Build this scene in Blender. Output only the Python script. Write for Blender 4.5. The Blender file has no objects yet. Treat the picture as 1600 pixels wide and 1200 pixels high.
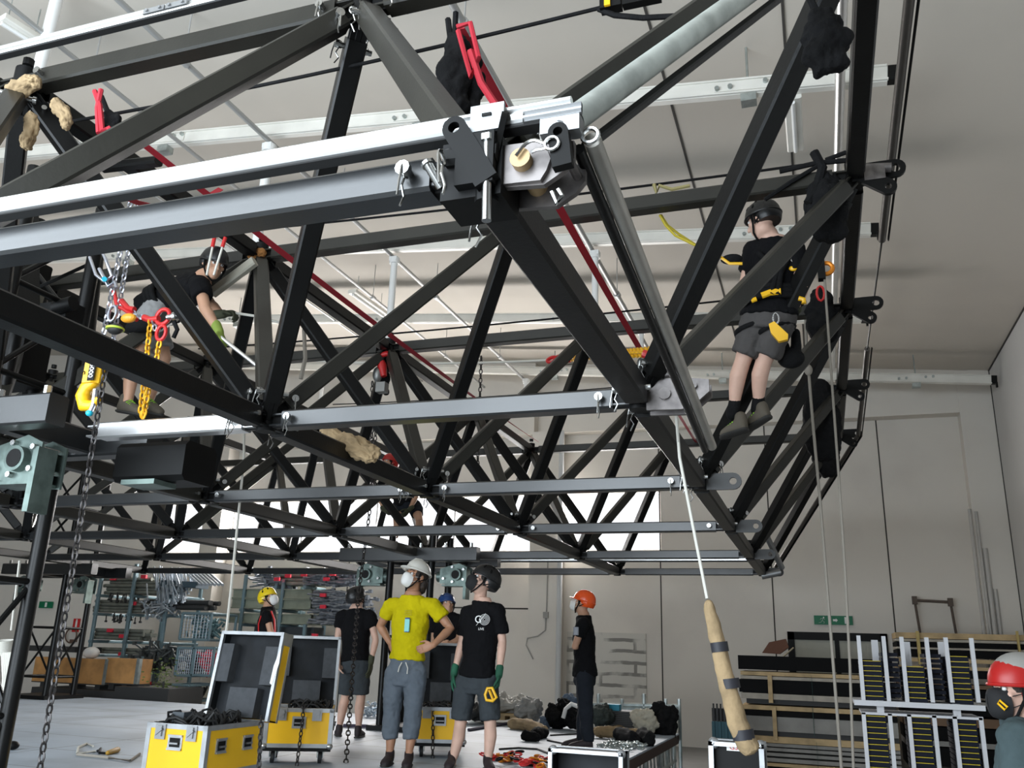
import bpy, math, random
from mathutils import Vector as V, Matrix as M, noise as mnoise
random.seed(7)
sc = bpy.context.scene
COL = sc.collection
PI = math.pi
# ---------------------------------------------------------------- camera
CAM = V((0, 0, 1.63))
FPX = 1357.9
_y, _p, _r = [math.radians(a) for a in (-19.464263, 17.006896, 1.877952)]
_Rz = M(((math.cos(_y), -math.sin(_y), 0), (math.sin(_y), math.cos(_y), 0), (0, 0, 1)))
_M0 = M(((1, 0, 0), (0, 0, -1), (0, 1, 0))) @ _Rz
_Rx = M(((1, 0, 0), (0, math.cos(_p), math.sin(_p)), (0, -math.sin(_p), math.cos(_p))))
_Rr = M(((math.cos(_r), -math.sin(_r), 0), (math.sin(_r), math.cos(_r), 0), (0, 0, 1)))
RC = _Rr @ _Rx @ _M0            # world -> camera (x right, y down, z forward)
RT = RC.transposed()
cam = bpy.data.cameras.new('camera')
cam.sensor_width = 36; cam.lens = FPX / 1600 * 36; cam.clip_end = 200; cam.clip_start = .05
co = bpy.data.objects.new('camera', cam); COL.objects.link(co)
xr, yd, zf = RT.col[0], RT.col[1], RT.col[2]
co.matrix_world = M(((xr[0], -yd[0], -zf[0], CAM[0]), (xr[1], -yd[1], -zf[1], CAM[1]), (xr[2], -yd[2], -zf[2], CAM[2]), (0, 0, 0, 1)))
sc.camera = co
# ---------------------------------------------------------------- world, light, exposure
w = bpy.data.worlds.new('world'); sc.world = w; w.use_nodes = True
w.node_tree.nodes['Background'].inputs[0].default_value = (.93, .96, 1, 1)
w.node_tree.nodes['Background'].inputs[1].default_value = 2.6
sc.view_settings.view_transform = 'Standard'; sc.view_settings.look = 'None'
sc.view_settings.exposure = -.7; sc.view_settings.gamma = 1; sc.view_settings.use_curve_mapping = False
def area(name, loc, rot, sx, sy, power, col):
    l = bpy.data.lights.new(name, 'AREA'); l.shape = 'RECTANGLE'; l.size = sx; l.size_y = sy; l.energy = power; l.color = col
    o = bpy.data.objects.new(name, l); COL.objects.link(o); o.location = loc; o.rotation_euler = rot
    return o
LB = 1.0
area('door_daylight', (-5.85, -1.75, 3.05), (math.radians(90), 0, 0), 10.2, 5.9, 2450, (.80, .91, 1.0))       # open hall door behind the camera
area('window_daylight_right', (-3.96, 17.86, 4.24), (math.radians(-90), 0, 0), 2.0, 1.2, 380, (1, .97, .95))  # clerestory windows of the far wall
area('window_daylight_middle', (-9.42, 17.86, 4.24), (math.radians(-90), 0, 0), 7.7, 1.2, 1450, (1, .97, .95))
area('window_daylight_left', (-14.6, 17.86, 4.24), (math.radians(-90), 0, 0), 1.6, 1.2, 300, (1, .97, .95))
# ---------------------------------------------------------------- pixel rays onto real planes
def ray(x, y): return RT @ V(((x - 800) / FPX, (y - 600) / FPX, 1))
def aZ(x, y, z): d = ray(x, y); return CAM + d * ((z - CAM.z) / d.z)
def aY(x, y, Y): d = ray(x, y); return CAM + d * (Y / d.y)
def aX(x, y, X): d = ray(x, y); return CAM + d * (X / d.x)
def ceil_z(x): return 6.87 + .0945 * (3.25 - x)
def aC(x, y, drop=0):
    d = ray(x, y); t = (5.24 - drop + .0945 * 3.25) / (d.z + .0945 * d.x); return CAM + d * t
# ---------------------------------------------------------------- materials
MATS = {}
def mat(name, col, rough=.5, metal=0, var=.0, scale=6, bump=0, bscale=40, spec=.5, stain=None, coat=0):
    if name in MATS: return MATS[name]
    m = bpy.data.materials.new(name); m.use_nodes = True; nt = m.node_tree; b = nt.nodes['Principled BSDF']
    c = tuple(col) + (1,)
    b.inputs['Base Color'].default_value = c; b.inputs['Roughness'].default_value = rough; b.inputs['Metallic'].default_value = metal
    b.inputs['Specular IOR Level'].default_value = spec
    if coat: b.inputs['Coat Weight'].default_value = coat
    tc = nt.nodes.new('ShaderNodeTexCoord')
    if var or stain:
        n = nt.nodes.new('ShaderNodeTexNoise'); n.inputs['Scale'].default_value = scale; n.inputs['Detail'].default_value = 5
        nt.links.new(tc.outputs['Object'], n.inputs['Vector'])
        r = nt.nodes.new('ShaderNodeValToRGB'); nt.links.new(n.outputs['Fac'], r.inputs[0])
        d = stain if stain else tuple(x * (1 - var) for x in col)
        r.color_ramp.elements[0].color = tuple(d) + (1,); r.color_ramp.elements[0].position = .32
        r.color_ramp.elements[1].color = tuple(min(1, x * (1 + var)) for x in col) + (1,); r.color_ramp.elements[1].position = .62
        nt.links.new(r.outputs[0], b.inputs['Base Color'])
    if bump:
        n2 = nt.nodes.new('ShaderNodeTexNoise'); n2.inputs['Scale'].default_value = bscale; n2.inputs['Detail'].default_value = 4
        nt.links.new(tc.outputs['Object'], n2.inputs['Vector'])
        bp = nt.nodes.new('ShaderNodeBump'); bp.inputs['Strength'].default_value = bump; bp.inputs['Distance'].default_value = .02
        nt.links.new(n2.outputs['Fac'], bp.inputs['Height']); nt.links.new(bp.outputs[0], b.inputs['Normal'])
    MATS[name] = m; return m
steel = mat('black_painted_steel', (.0035, .0035, .0034), .38, 0, .25, 3, .04, 60, .28)
steel2 = mat('dark_black_steel', (.0035, .0035, .0035), .5, 0, 0, 6, 0, 40, .2)
zinc = mat('galvanised_zinc', (.42, .46, .45), .38, .85, .22, 9, .05, 30)
zincg = mat('greenish_zinc', (.13, .17, .155), .42, .7, .35, 8)
chrome = mat('bright_pin_steel', (.52, .52, .51), .25, 1)
alu = mat('aluminium', (.80, .80, .79), .3, .9, .05, 4)
alud = mat('dull_aluminium', (.33, .335, .34), .45, .8, .08, 5)
railw = mat('ceiling_rail_paint', (.74, .72, .66), .45, .1, .06, 3)
red = mat('red_webbing', (.42, .015, .03), .75)
redp = mat('red_paint', (.55, .02, .02), .35)
yel = mat('yellow_paint', (.85, .47, .01), .35)
yelcase = mat('yellow_laminate', (.90, .50, .003), .45, 0, .04, 3)
blackcloth = mat('black_cloth', (.006, .006, .0065), .9, 0, .3, 12, .3, 60, .2)
blackrub = mat('black_rubber', (.014, .014, .014), .6)
rope_w = mat('white_rope', (.62, .60, .54), .85)
rope_g = mat('grey_rope', (.30, .27, .23), .85)
burlap = mat('tan_canvas', (.31, .22, .12), .9, 0, .2, 9, .3, 40)
wood = mat('plywood', (.42, .21, .07), .6, 0, .25, 4, .05, 30)
timber = mat('timber', (.50, .36, .19), .7, 0, .2, 5)
greyfoam = mat('grey_foam', (.07, .074, .08), .9, 0, .1, 20, 0, 40, .2)
casein = mat('dark_case_lining', (.013, .015, .018), .6, 0, .35, 5, 0, 40, .25)
green = mat('sign_green', (.0, .16, .07), .5)
white = mat('white_plain', (.8, .8, .78), .5)
blue = mat('blue_paint', (.02, .10, .2), .5)
# ---------------------------------------------------------------- mesh builder
class MB:
    def __init__(s): s.v = []; s.f = []
    def add(s, vs, fs):
        k = len(s.v); s.v += [V(p) for p in vs]; s.f += [tuple(i + k for i in f) for f in fs]
    def box(s, c, size, R=None):
        hx, hy, hz = [x / 2 for x in size]; c = V(c)
        vs = [V((x, y, z)) for x in (-hx, hx) for y in (-hy, hy) for z in (-hz, hz)]
        if R is not None: vs = [R @ p for p in vs]
        s.add([c + p for p in vs], [(0, 1, 3, 2), (4, 6, 7, 5), (0, 4, 5, 1), (2, 3, 7, 6), (0, 2, 6, 4), (1, 5, 7, 3)])
        return s
    def ab(s, lo, hi):
        lo, hi = V(lo), V(hi); return s.box((lo + hi) / 2, [abs(a) for a in (hi - lo)])
    def frame(s, d, up=None):
        d = d.normalized(); up = V(up) if up else (V((0, 0, 1)) if abs(d.z) < .9 else V((0, 1, 0)))
        u = d.cross(up).normalized(); return u, u.cross(d).normalized()
    def bar(s, p, q, w=.1, h=.1, up=None, r=.012):
        p, q = V(p), V(q); u, v = s.frame(q - p, up); a, b = w / 2, h / 2
        sec = [(a - r, b), (-(a - r), b), (-a, b - r), (-a, -(b - r)), (-(a - r), -b), (a - r, -b), (a, -(b - r)), (a, b - r)]
        s.add([p + u * x + v * y for x, y in sec] + [q + u * x + v * y for x, y in sec],
              [(i, (i + 1) % 8, 8 + (i + 1) % 8, 8 + i) for i in range(8)] + [tuple(range(7, -1, -1)), tuple(range(8, 16))]); return s
    def tube(s, p, q, r, r2=None, n=12):
        p, q = V(p), V(q); r2 = r if r2 is None else r2; u, v = s.frame(q - p)
        cs = [(math.cos(2 * PI * i / n), math.sin(2 * PI * i / n)) for i in range(n)]
        s.add([p + (u * x + v * y) * r for x, y in cs] + [q + (u * x + v * y) * r2 for x, y in cs],
              [(i, (i + 1) % n, n + (i + 1) % n, n + i) for i in range(n)] + [tuple(range(n - 1, -1, -1)), tuple(range(n, 2 * n))]); return s
    def path(s, pts, rad, n=8, closed=False):
        pts = [V(p) for p in pts]; L = len(pts); rads = rad if isinstance(rad, (list, tuple)) else [rad] * L
        u = None; base = len(s.v); vs = []
        for i, p in enumerate(pts):
            if closed: d = pts[(i + 1) % L] - pts[i - 1]
            else: d = pts[min(i + 1, L - 1)] - pts[max(i - 1, 0)]
            if d.length < 1e-9: d = V((0, 0, 1))
            d.normalize()
            if u is None: u, v_ = s.frame(d)
            else:
                u = u - d * u.dot(d)
                u = u.normalized() if u.length > 1e-6 else s.frame(d)[0]
            v_ = u.cross(d)
            vs += [p + (u * math.cos(2 * PI * k / n) + v_ * math.sin(2 * PI * k / n)) * rads[i] for k in range(n)]
        fs = []
        for i in range(L if closed else L - 1):
            j = (i + 1) % L
            fs += [(i * n + k, i * n + (k + 1) % n, j * n + (k + 1) % n, j * n + k) for k in range(n)]
        if not closed: fs += [tuple(range(n - 1, -1, -1)), tuple((L - 1) * n + k for k in range(n))]
        s.add(vs, fs); return s
    def limb(s, pts, rad, n=12):
        """path with rounded ends"""
        pts = [V(p) for p in pts]; a, b = pts[0], pts[-1]; d0 = (pts[0] - pts[1]).normalized(); d1 = (pts[-1] - pts[-2]).normalized()
        P = []; R_ = []
        for t in (80, 50, 25): P.append(a + d0 * rad[0] * math.sin(math.radians(t))); R_.append(rad[0] * math.cos(math.radians(t)))
        P += pts; R_ += list(rad)
        for t in (25, 50, 80): P.append(b + d1 * rad[-1] * math.sin(math.radians(t))); R_.append(rad[-1] * math.cos(math.radians(t)))
        return s.path(P, R_, n)
    def loft(s, secs, n=20):
        """secs: (centre, u, v, ru, rv)"""
        vs = []
        for c, u, v, a, b in secs: vs += [V(c) + V(u) * a * math.cos(2 * PI * k / n) + V(v) * b * math.sin(2 * PI * k / n) for k in range(n)]
        L = len(secs); fs = []
        for i in range(L - 1): fs += [(i * n + k, i * n + (k + 1) % n, (i + 1) * n + (k + 1) % n, (i + 1) * n + k) for k in range(n)]
        fs += [tuple(range(n - 1, -1, -1)), tuple((L - 1) * n + k for k in range(n))]
        s.add(vs, fs); return s
    def ell(s, c, r, R=None, nu=16, nv=10, z0=-1.0, z1=1.0):
        """ellipsoid, optionally cut between z0 and z1 (unit sphere heights)"""
        t0, t1 = math.asin(z0), math.asin(z1); vs = []
        for j in range(nv + 1):
            t = t0 + (t1 - t0) * j / nv
            for i in range(nu):
                a = 2 * PI * i / nu
                p = V((r[0] * math.cos(t) * math.cos(a), r[1] * math.cos(t) * math.sin(a), r[2] * math.sin(t)))
                vs.append(V(c) + (R @ p if R is not None else p))
        fs = []
        for j in range(nv): fs += [(j * nu + i, j * nu + (i + 1) % nu, (j + 1) * nu + (i + 1) % nu, (j + 1) * nu + i) for i in range(nu)]
        fs += [tuple(range(nu - 1, -1, -1)), tuple(nv * nu + i for i in range(nu))]
        s.add(vs, fs); return s
    def prism(s, poly, u, v, o, n, t):
        """polygon in plane (u,v) at o, thickness t along n"""
        o, u, v, n = V(o), V(u), V(v), V(n); k = len(poly)
        a = [o + u * x + v * y - n * t / 2 for x, y in poly]; b = [p + n * t for p in a]
        s.add(a + b, [tuple(range(k - 1, -1, -1)), tuple(range(k, 2 * k))] + [(i, (i + 1) % k, k + (i + 1) % k, k + i) for i in range(k)]); return s
    def ring(s, c, u, v, R_, r, n=16, m=6, sx=1, sy=1):
        return s.path([V(c) + V(u) * R_ * sx * math.cos(2 * PI * i / n) + V(v) * R_ * sy * math.sin(2 * PI * i / n) for i in range(n)], r, m, True)
    def holed(s, c, u, v, nrm, length, wid, t, hole):
        """lug plate: stadium shape with a round hole near its free end; c = root, u = long direction"""
        c, u, v, nrm = V(c), V(u), V(v), V(nrm); N = 16; w2 = wid / 2; hc = length - w2
        out = []; inn = []
        for i in range(N):
            a = 2 * PI * i / N; x, y = math.cos(a), math.sin(a)
            inn.append((hc + hole * x, hole * y))
            if x >= 0: out.append((hc + w2 * x, w2 * y))
            elif abs(y) > .4: out.append((hc * (1 - (1 - abs(y)) / .6), w2 * (1 if y > 0 else -1)))
            else: out.append((0, w2 * y / .4))
        P = [c + u * x + v * y for x, y in out]; Q = [c + u * x + v * y for x, y in inn]; h = nrm * t / 2
        vs = [p - h for p in P] + [p - h for p in Q] + [p + h for p in P] + [p + h for p in Q]
        fs = []
        for i in range(N):
            j = (i + 1) % N
            fs += [(i, N + i, N + j, j), (2 * N + i, 2 * N + j, 3 * N + j, 3 * N + i), (i, j, 2 * N + j, 2 * N + i), (N + i, 3 * N + i, 3 * N + j, N + j)]
        s.add(vs, fs); return s
    def chain(s, pts, R_=.016, r=.0035, n=8, m=5):
        """links along a polyline"""
        pts = [V(p) for p in pts]; pitch = R_ * 2.6; k = 0; acc = 0
        for a, b in zip(pts, pts[1:]):
            d = b - a; L = d.length
            if L < 1e-6: continue
            d.normalize(); u, v = s.frame(d); t = acc
            while t < L:
                c = a + d * t; s.ring(c, d, u if k % 2 else v, R_, r, n, m, 1.55, .9); k += 1; t += pitch
            acc = t - L
        return s
    def build(s, name, m, parent=None, smooth=40, loc=None):
        me = bpy.data.meshes.new(name); off = V(loc) if loc is not None else None
        base = parent.matrix_world.inverted() if parent is not None else None
        wv = s.v
        if parent is not None: org = V(parent['_o'])
        elif off is not None: org = off
        else: org = V((0, 0, 0))
        me.from_pydata([tuple(p - org) for p in wv], [], s.f); me.update()
        if smooth:
            me.polygons.foreach_set('use_smooth', [True] * len(me.polygons))
            me.set_sharp_from_angle(angle=math.radians(smooth))
        if isinstance(m, (list, tuple)):
            for x in m: me.materials.append(x)
        else: me.materials.append(m)
        o = bpy.data.objects.new(name, me); COL.objects.link(o); o['_o'] = tuple(org)
        if parent is not None: o.parent = parent
        else: o.location = org
        return o
def tag(o, label, cat, group=None, kind=None):
    o['label'] = label; o['category'] = cat
    if group: o['group'] = group
    if kind: o['kind'] = kind
    return o
def thing(name, label, cat, loc, group=None):
    o = bpy.data.objects.new(name, None); COL.objects.link(o); o.location = V(loc); o['_o'] = tuple(V(loc)); o.empty_display_size = .1
    return tag(o, label, cat, group)
def struct(mb, name, m, smooth=0):
    o = mb.build(name, m, None, smooth); o['kind'] = 'structure'; return o
def one(mb, name, m, label, cat, group=None, smooth=40, kind=None):
    c = sum(mb.v, V()) / len(mb.v); c.z = min(p.z for p in mb.v)
    return tag(mb.build(name, m, None, smooth, c), label, cat, group, kind)
def copy_tree(o, parent=None, delta=None):
    c = o.copy(); COL.objects.link(c)
    if parent is not None: c.parent = parent
    elif delta is not None: c.location = o.location + V(delta)
    for ch in list(o.children): copy_tree(ch, c)
    return c
def sag(p, q, s, n=10):
    p, q = V(p), V(q); return [p.lerp(q, i / n) - V((0, 0, s * 4 * (i / n) * (1 - i / n))) for i in range(n + 1)]
def text(name, body, loc, rot, size, m, parent=None, ext=.002):
    c = bpy.data.curves.new(name, 'FONT'); c.body = body; c.size = size; c.extrude = ext; c.align_x = 'CENTER'; c.align_y = 'CENTER'
    c.materials.append(m); o = bpy.data.objects.new(name, c); COL.objects.link(o)
    dg = bpy.context.evaluated_depsgraph_get(); me = bpy.data.meshes.new_from_object(o.evaluated_get(dg)); bpy.data.objects.remove(o)
    o = bpy.data.objects.new(name, me); COL.objects.link(o); o.parent = parent; o.location = V(loc) - V(parent['_o']); o['_o'] = tuple(V(loc)); o.rotation_euler = rot; return o
# ================================================================ THE HALL
WY = 17.67; RXW = 3.25; LX = -24.0; BY = -1.6
def wallmat(name, col, stain):
    m = bpy.data.materials.new(name); m.use_nodes = True; nt = m.node_tree; b = nt.nodes['Principled BSDF']; b.inputs['Roughness'].default_value = .85
    tc = nt.nodes.new('ShaderNodeTexCoord'); n = nt.nodes.new('ShaderNodeTexNoise'); n.inputs['Scale'].default_value = .7; n.inputs['Detail'].default_value = 8
    nt.links.new(tc.outputs['Object'], n.inputs['Vector']); r = nt.nodes.new('ShaderNodeValToRGB'); nt.links.new(n.outputs['Fac'], r.inputs[0])
    r.color_ramp.elements[0].color = tuple(stain) + (1,); r.color_ramp.elements[0].position = .25
    r.color_ramp.elements[1].color = tuple(col) + (1,); r.color_ramp.elements[1].position = .5
    nt.links.new(r.outputs[0], b.inputs['Base Color']); return m
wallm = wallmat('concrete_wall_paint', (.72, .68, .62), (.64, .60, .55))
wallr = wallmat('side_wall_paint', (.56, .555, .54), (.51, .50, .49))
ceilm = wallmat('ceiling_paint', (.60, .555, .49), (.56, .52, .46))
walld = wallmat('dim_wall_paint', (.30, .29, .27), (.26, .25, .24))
jointm = mat('joint_shadow_gap', (.05, .045, .04), .9)
floorm = mat('hall_floor_concrete', (.17, .17, .165), .6, 0, .15, 1.5)
brickm = None
struct(MB().ab((LX, BY - 3, -.1), (RXW + .3, WY + .3, 0)), 'floor', floorm)
# ceiling follows the roof slope, rising to the left
zl, zr = ceil_z(LX), ceil_z(RXW + .3)
mb = MB(); mb.add([(LX, BY - .3, zl), (RXW + .3, BY - .3, zr), (RXW + .3, WY + .3, zr), (LX, WY + .3, zl), (LX, BY - .3, zl + .2), (RXW + .3, BY - .3, zr + .2), (RXW + .3, WY + .3, zr + .2), (LX, WY + .3, zl + .2)],
       [(0, 1, 2, 3), (4, 7, 6, 5), (0, 4, 5, 1), (1, 5, 6, 2), (2, 6, 7, 3), (3, 7, 4, 0)])
struct(mb, 'ceiling', ceilm)
# far wall with the clerestory openings
wins = [(-5.0, -2.95), (-13.3, -5.55), (-15.42, -13.8)]; wz0, wz1 = 3.62, 4.86
mb = MB(); top = 9.6
mb.ab((LX, WY, 0), (RXW, WY + .25, wz0)); mb.ab((LX, WY, wz1), (RXW, WY + .25, top))
xs = [LX, -15.42, -13.8, -13.3, -5.55, -5.0, -2.95, RXW]
for a, b in ((0, 1), (2, 3), (4, 5), (6, 7)): mb.ab((xs[a], WY, wz0), (xs[b], WY + .25, wz1))
struct(mb, 'wall_far', wallm)
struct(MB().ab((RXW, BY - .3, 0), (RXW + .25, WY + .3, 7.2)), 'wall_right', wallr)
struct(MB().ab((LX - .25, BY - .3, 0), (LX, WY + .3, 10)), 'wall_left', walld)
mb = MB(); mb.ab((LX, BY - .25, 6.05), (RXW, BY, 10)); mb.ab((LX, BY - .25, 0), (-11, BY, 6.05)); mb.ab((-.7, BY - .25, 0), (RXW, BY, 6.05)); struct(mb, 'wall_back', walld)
# panel joints on walls and ceiling
mb = MB()
for x in (1.25, -.84, -2.97): mb.ab((x - .012, WY - .004, 0), (x + .012, WY + .01, 6.1))
for x in (-7.6, -10.0): mb.ab((x - .012, WY - .004, 0), (x + .012, WY + .01, 3.6))
mb.ab((-7.6, WY - .004, 2.44), (-5.5, WY + .01, 2.47))
struct(mb, 'trim_1', jointm)
mb = MB()
for x in (-1.155, .035): mb.ab((x - .012, BY, ceil_z(x) - .012), (x + .012, WY, ceil_z(x) + .01))
struct(mb, 'trim_2', jointm)
mb = MB(); mb.ab((RXW - .02, BY, ceil_z(RXW) - .02), (RXW + .01, WY, ceil_z(RXW) + .01)); mb.ab((RXW - .015, WY - .33, 0), (RXW + .01, WY - .30, 6.87)); struct(mb, 'trim_3', jointm)
# columns and head beam
colm = wallm
struct(MB().ab((-5.6, WY - .4, 0), (-4.98, WY, 6.12)), 'trim_4', colm)
struct(MB().ab((-13.82, WY - .4, 0), (-13.32, WY, 6.12)), 'trim_5', colm)
struct(MB().ab((2.68, WY - .32, 0), (RXW, WY, 6.9)), 'trim_6', colm)
mb = MB(); mb.ab((-4.98, WY - .3, 6.1), (2.9, WY, 7.6)); mb.ab((-24, WY - .3, 6.1), (-5.6, WY, 9.4)); struct(mb, 'trim_7', colm)
# glass in the clerestory
gl = bpy.data.materials.new('window_glass'); gl.use_nodes = True; nt = gl.node_tree; nt.nodes.remove(nt.nodes['Principled BSDF'])
tr = nt.nodes.new('ShaderNodeBsdfTransparent'); gs = nt.nodes.new('ShaderNodeBsdfGlossy'); gs.inputs['Roughness'].default_value = .05
mx = nt.nodes.new('ShaderNodeMixShader'); mx.inputs[0].default_value = .06; nt.links.new(tr.outputs[0], mx.inputs[1]); nt.links.new(gs.outputs[0], mx.inputs[2]); nt.links.new(mx.outputs[0], nt.nodes['Material Output'].inputs[0])
for i, (a, b) in enumerate(wins):
    fr = MB(); t = .04
    fr.ab((a, WY + .06, wz0), (b, WY + .12, wz0 + t)); fr.ab((a, WY + .06, wz1 - t), (b, WY + .12, wz1))
    k = max(1, round((b - a) / 1.9))
    for j in range(k + 1): x = a + (b - a - t) * j / k; fr.ab((x, WY + .06, wz0), (x + t, WY + .12, wz1))
    f = struct(fr, 'window_%d' % (i + 1), white); g = MB().ab((a, WY + .085, wz0), (b, WY + .095, wz1)).build('window_pane', gl, f, 0)
# far doorway right (dark frame with grey-green ribbed leaves) behind the timber
d = MB(); x0, x1 = -.62, 1.1
d.ab((x0, WY - .06, 0), (x0 + .12, WY, 2.12)); d.ab((x1 - .12, WY - .06, 0), (x1, WY, 2.12)); d.ab((x0, WY - .06, 1.98), (x1, WY, 2.12)); d.ab((.2, WY - .05, 0), (.28, WY, 2.0))
dr = struct(d, 'door_1', steel2)
leaf = mat('door_leaf', (.42, .42, .36), .6)
p = MB()
for k in range(14):
    for a, b in ((x0 + .12, .2), (.28, x1 - .12)):
        wd = (b - a) / 14; p.ab((a + wd * k, WY - .03 - (.008 if k % 2 else 0), 0), (a + wd * (k + 1), WY - .005, 1.98))
p.build('door_leaf', leaf, dr, 0)
# bricked-up opening: rough block patch
bm = bpy.data.materials.new('whitewashed_blocks'); bm.use_nodes = True; nt = bm.node_tree; b = nt.nodes['Principled BSDF']; b.inputs['Roughness'].default_value = .9
tc = nt.nodes.new('ShaderNodeTexCoord'); sp = nt.nodes.new('ShaderNodeSeparateXYZ'); cb = nt.nodes.new('ShaderNodeCombineXYZ'); nt.links.new(tc.outputs['Object'], sp.inputs[0]); nt.links.new(sp.outputs[0], cb.inputs[0]); nt.links.new(sp.outputs[2], cb.inputs[1])
nz = nt.nodes.new('ShaderNodeTexNoise'); nz.inputs['Scale'].default_value = 3; nt.links.new(tc.outputs['Object'], nz.inputs['Vector'])
ad = nt.nodes.new('ShaderNodeMix'); ad.data_type = 'VECTOR'; ad.inputs[0].default_value = .06; nt.links.new(cb.outputs[0], ad.inputs[4]); nt.links.new(nz.outputs['Color'], ad.inputs[5])
br = nt.nodes.new('ShaderNodeTexBrick'); nt.links.new(ad.outputs[1], br.inputs['Vector'])
br.inputs['Color1'].default_value = (.66, .64, .58, 1); br.inputs['Color2'].default_value = (.60, .58, .53, 1); br.inputs['Mortar'].default_value = (.25, .24, .22, 1)
br.inputs['Scale'].default_value = 1; br.inputs['Brick Width'].default_value = 1.3; br.inputs['Row Height'].default_value = .2; br.inputs['Mortar Size'].default_value = .032
n3 = nt.nodes.new('ShaderNodeTexNoise'); n3.inputs['Scale'].default_value = 2.2; n3.inputs['Detail'].default_value = 6; nt.links.new(tc.outputs['Object'], n3.inputs['Vector'])
rr = nt.nodes.new('ShaderNodeValToRGB'); rr.color_ramp.elements[0].position = .40; rr.color_ramp.elements[1].position = .56; nt.links.new(n3.outputs['Fac'], rr.inputs[0])
mm = nt.nodes.new('ShaderNodeMix'); mm.data_type = 'RGBA'; nt.links.new(rr.outputs[0], mm.inputs[0]); mm.inputs[6].default_value = (.62, .6, .55, 1); nt.links.new(br.outputs['Color'], mm.inputs[7]); nt.links.new(mm.outputs[2], b.inputs['Base Color'])
struct(MB().ab((-4.88, WY - .03, 0), (-3.28, WY, 2.02)), 'trim_8', bm)
# downpipe, conduit and wall odds
t = MB().tube((-5.05 + .12, WY - .46, 0), (-5.05 + .12, WY - .46, 6.1), .055); one(t, 'downpipe', mat('grey_pvc', (.55, .56, .56), .5), 'pale grey round downpipe at the right edge of the concrete column', 'pipe')
t = MB(); q = [aY(x, y, WY - .42) for x, y in ((856, 872), (854, 950), (853, 965), (852, 985), (840, 994), (824, 997), (822, 1008), (833, 1030))]
t.path(q, .012, 6); t.box(aY(853, 961, WY - .42), (.1, .08, .12)); one(t, 'wall_cable', mat('grey_conduit', (.33, .32, .3), .6), 'thin grey conduit with a round box and loose cable tail on the column', 'cable')
s = thing('exit_sign', 'green running-man exit sign with two arrows above the ribbed door on the right', 'sign', (.2, WY - .05, 2.26))
MB().ab((-.13, WY - .05, 2.26), (.54, WY - .01, 2.42)).build('sign_panel', green, s, 0)
g = MB(); o = V((.02, WY - .055, 2.34)); X_, Z_ = V((1, 0, 0)), V((0, 0, 1))
g.ell(o + V((.02, 0, .045)), (.014, .004, .014), None, 8, 4); g.bar(o + V((.015, 0, .03)), o + V((-.01, 0, -.01)), .004, .02, (0, 1, 0), .001)
for a, b in (((-.01, -.01), (.03, -.03)), ((.03, -.03), (.02, -.06)), ((-.01, -.01), (-.03, -.04)), ((-.03, -.04), (-.07, -.05)), ((.012, .025), (.045, .01)), ((.012, .025), (-.03, .03)), ((-.03, .03), (-.04, .0))): g.bar(o + V((a[0], 0, a[1])), o + V((b[0], 0, b[1])), .004, .011, (0, 1, 0), .001)
g.prism([(0, -.018), (.05, -.018), (.05, -.035), (.085, 0), (.05, .035), (.05, .018), (0, .018)], X_, Z_, (.2, WY - .055, 2.34), V((0, 1, 0)), .004); g.ab((.40, WY - .057, 2.28), (.48, WY - .052, 2.40))
g.build('pictogram', white, s, 0)
s = thing('exit_sign', 'small green exit sign on the wall behind the far left tower', 'sign', aY(72, 945, WY - .05))
c = aY(72, 945, WY - .05); MB().box(c, (.42, .04, .16)).build('sign_panel', green, s, 0); MB().box(c + V((.02, -.025, 0)), (.06, .01, .11)).build('pictogram', white, s, 0)
c = aY(119, 977, WY - .03); s = thing('fire_sign', 'red fire extinguisher sign with a white bottle on the wall left of the tube rack', 'sign', c)
MB().box(c, (.20, .02, .32)).build('sign_panel', redp, s, 0); MB().box(c + V((.01, -.015, .02)), (.05, .01, .17)).box(c + V((.01, -.015, .12)), (.03, .01, .05)).build('pictogram', white, s, 0)
c = aY(111, 993, WY - .12); t = MB(); t.ring(c, V((1, 0, 0)), V((0, 0, 1)), .17, .018, 24, 6); t.box(c + V((.05, .05, -.12)), (.12, .12, .06)); t.box(c + V((0, .055, .16)), (.05, .11, .05)); one(t, 'hose_hook', mat('hose_brown', (.12, .07, .05), .7), 'coiled dark fire hose on a hook under the red sign', 'hose')
b = MB(); p0, p1 = aY(1429, 938, WY - .22), aY(1485, 941, WY - .22)
b.tube(p0, p1, .025); 
for p in (p0, p1): b.tube(p, (p.x, WY - .012, p.z), .02); b.box(p, (.08, .1, .14)); b.tube(p + V((.0, 0, 0)), (p.x + .05, WY - .2, p.z - .75), .022)
one(b, 'pipe_bracket', mat('rusty_dark_steel', (.10, .075, .06), .7), 'rusty pipe bracket with two down rods above the timber stack, between two wall joints', 'bracket')
b = MB()
for k, (x, hh, r) in enumerate(((2.62, 4.3, .03), (2.72, 4.25, .025), (2.79, 3.6, .04), (2.87, 2.9, .03))): b.tube((x, WY - .35, 0), (x + .015, WY - .35, hh), r)
one(b, 'standing_pipes', mat('pale_pipe', (.5, .48, .45), .5), 'cluster of pale pipes standing upright against the corner column', 'pipe')
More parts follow.
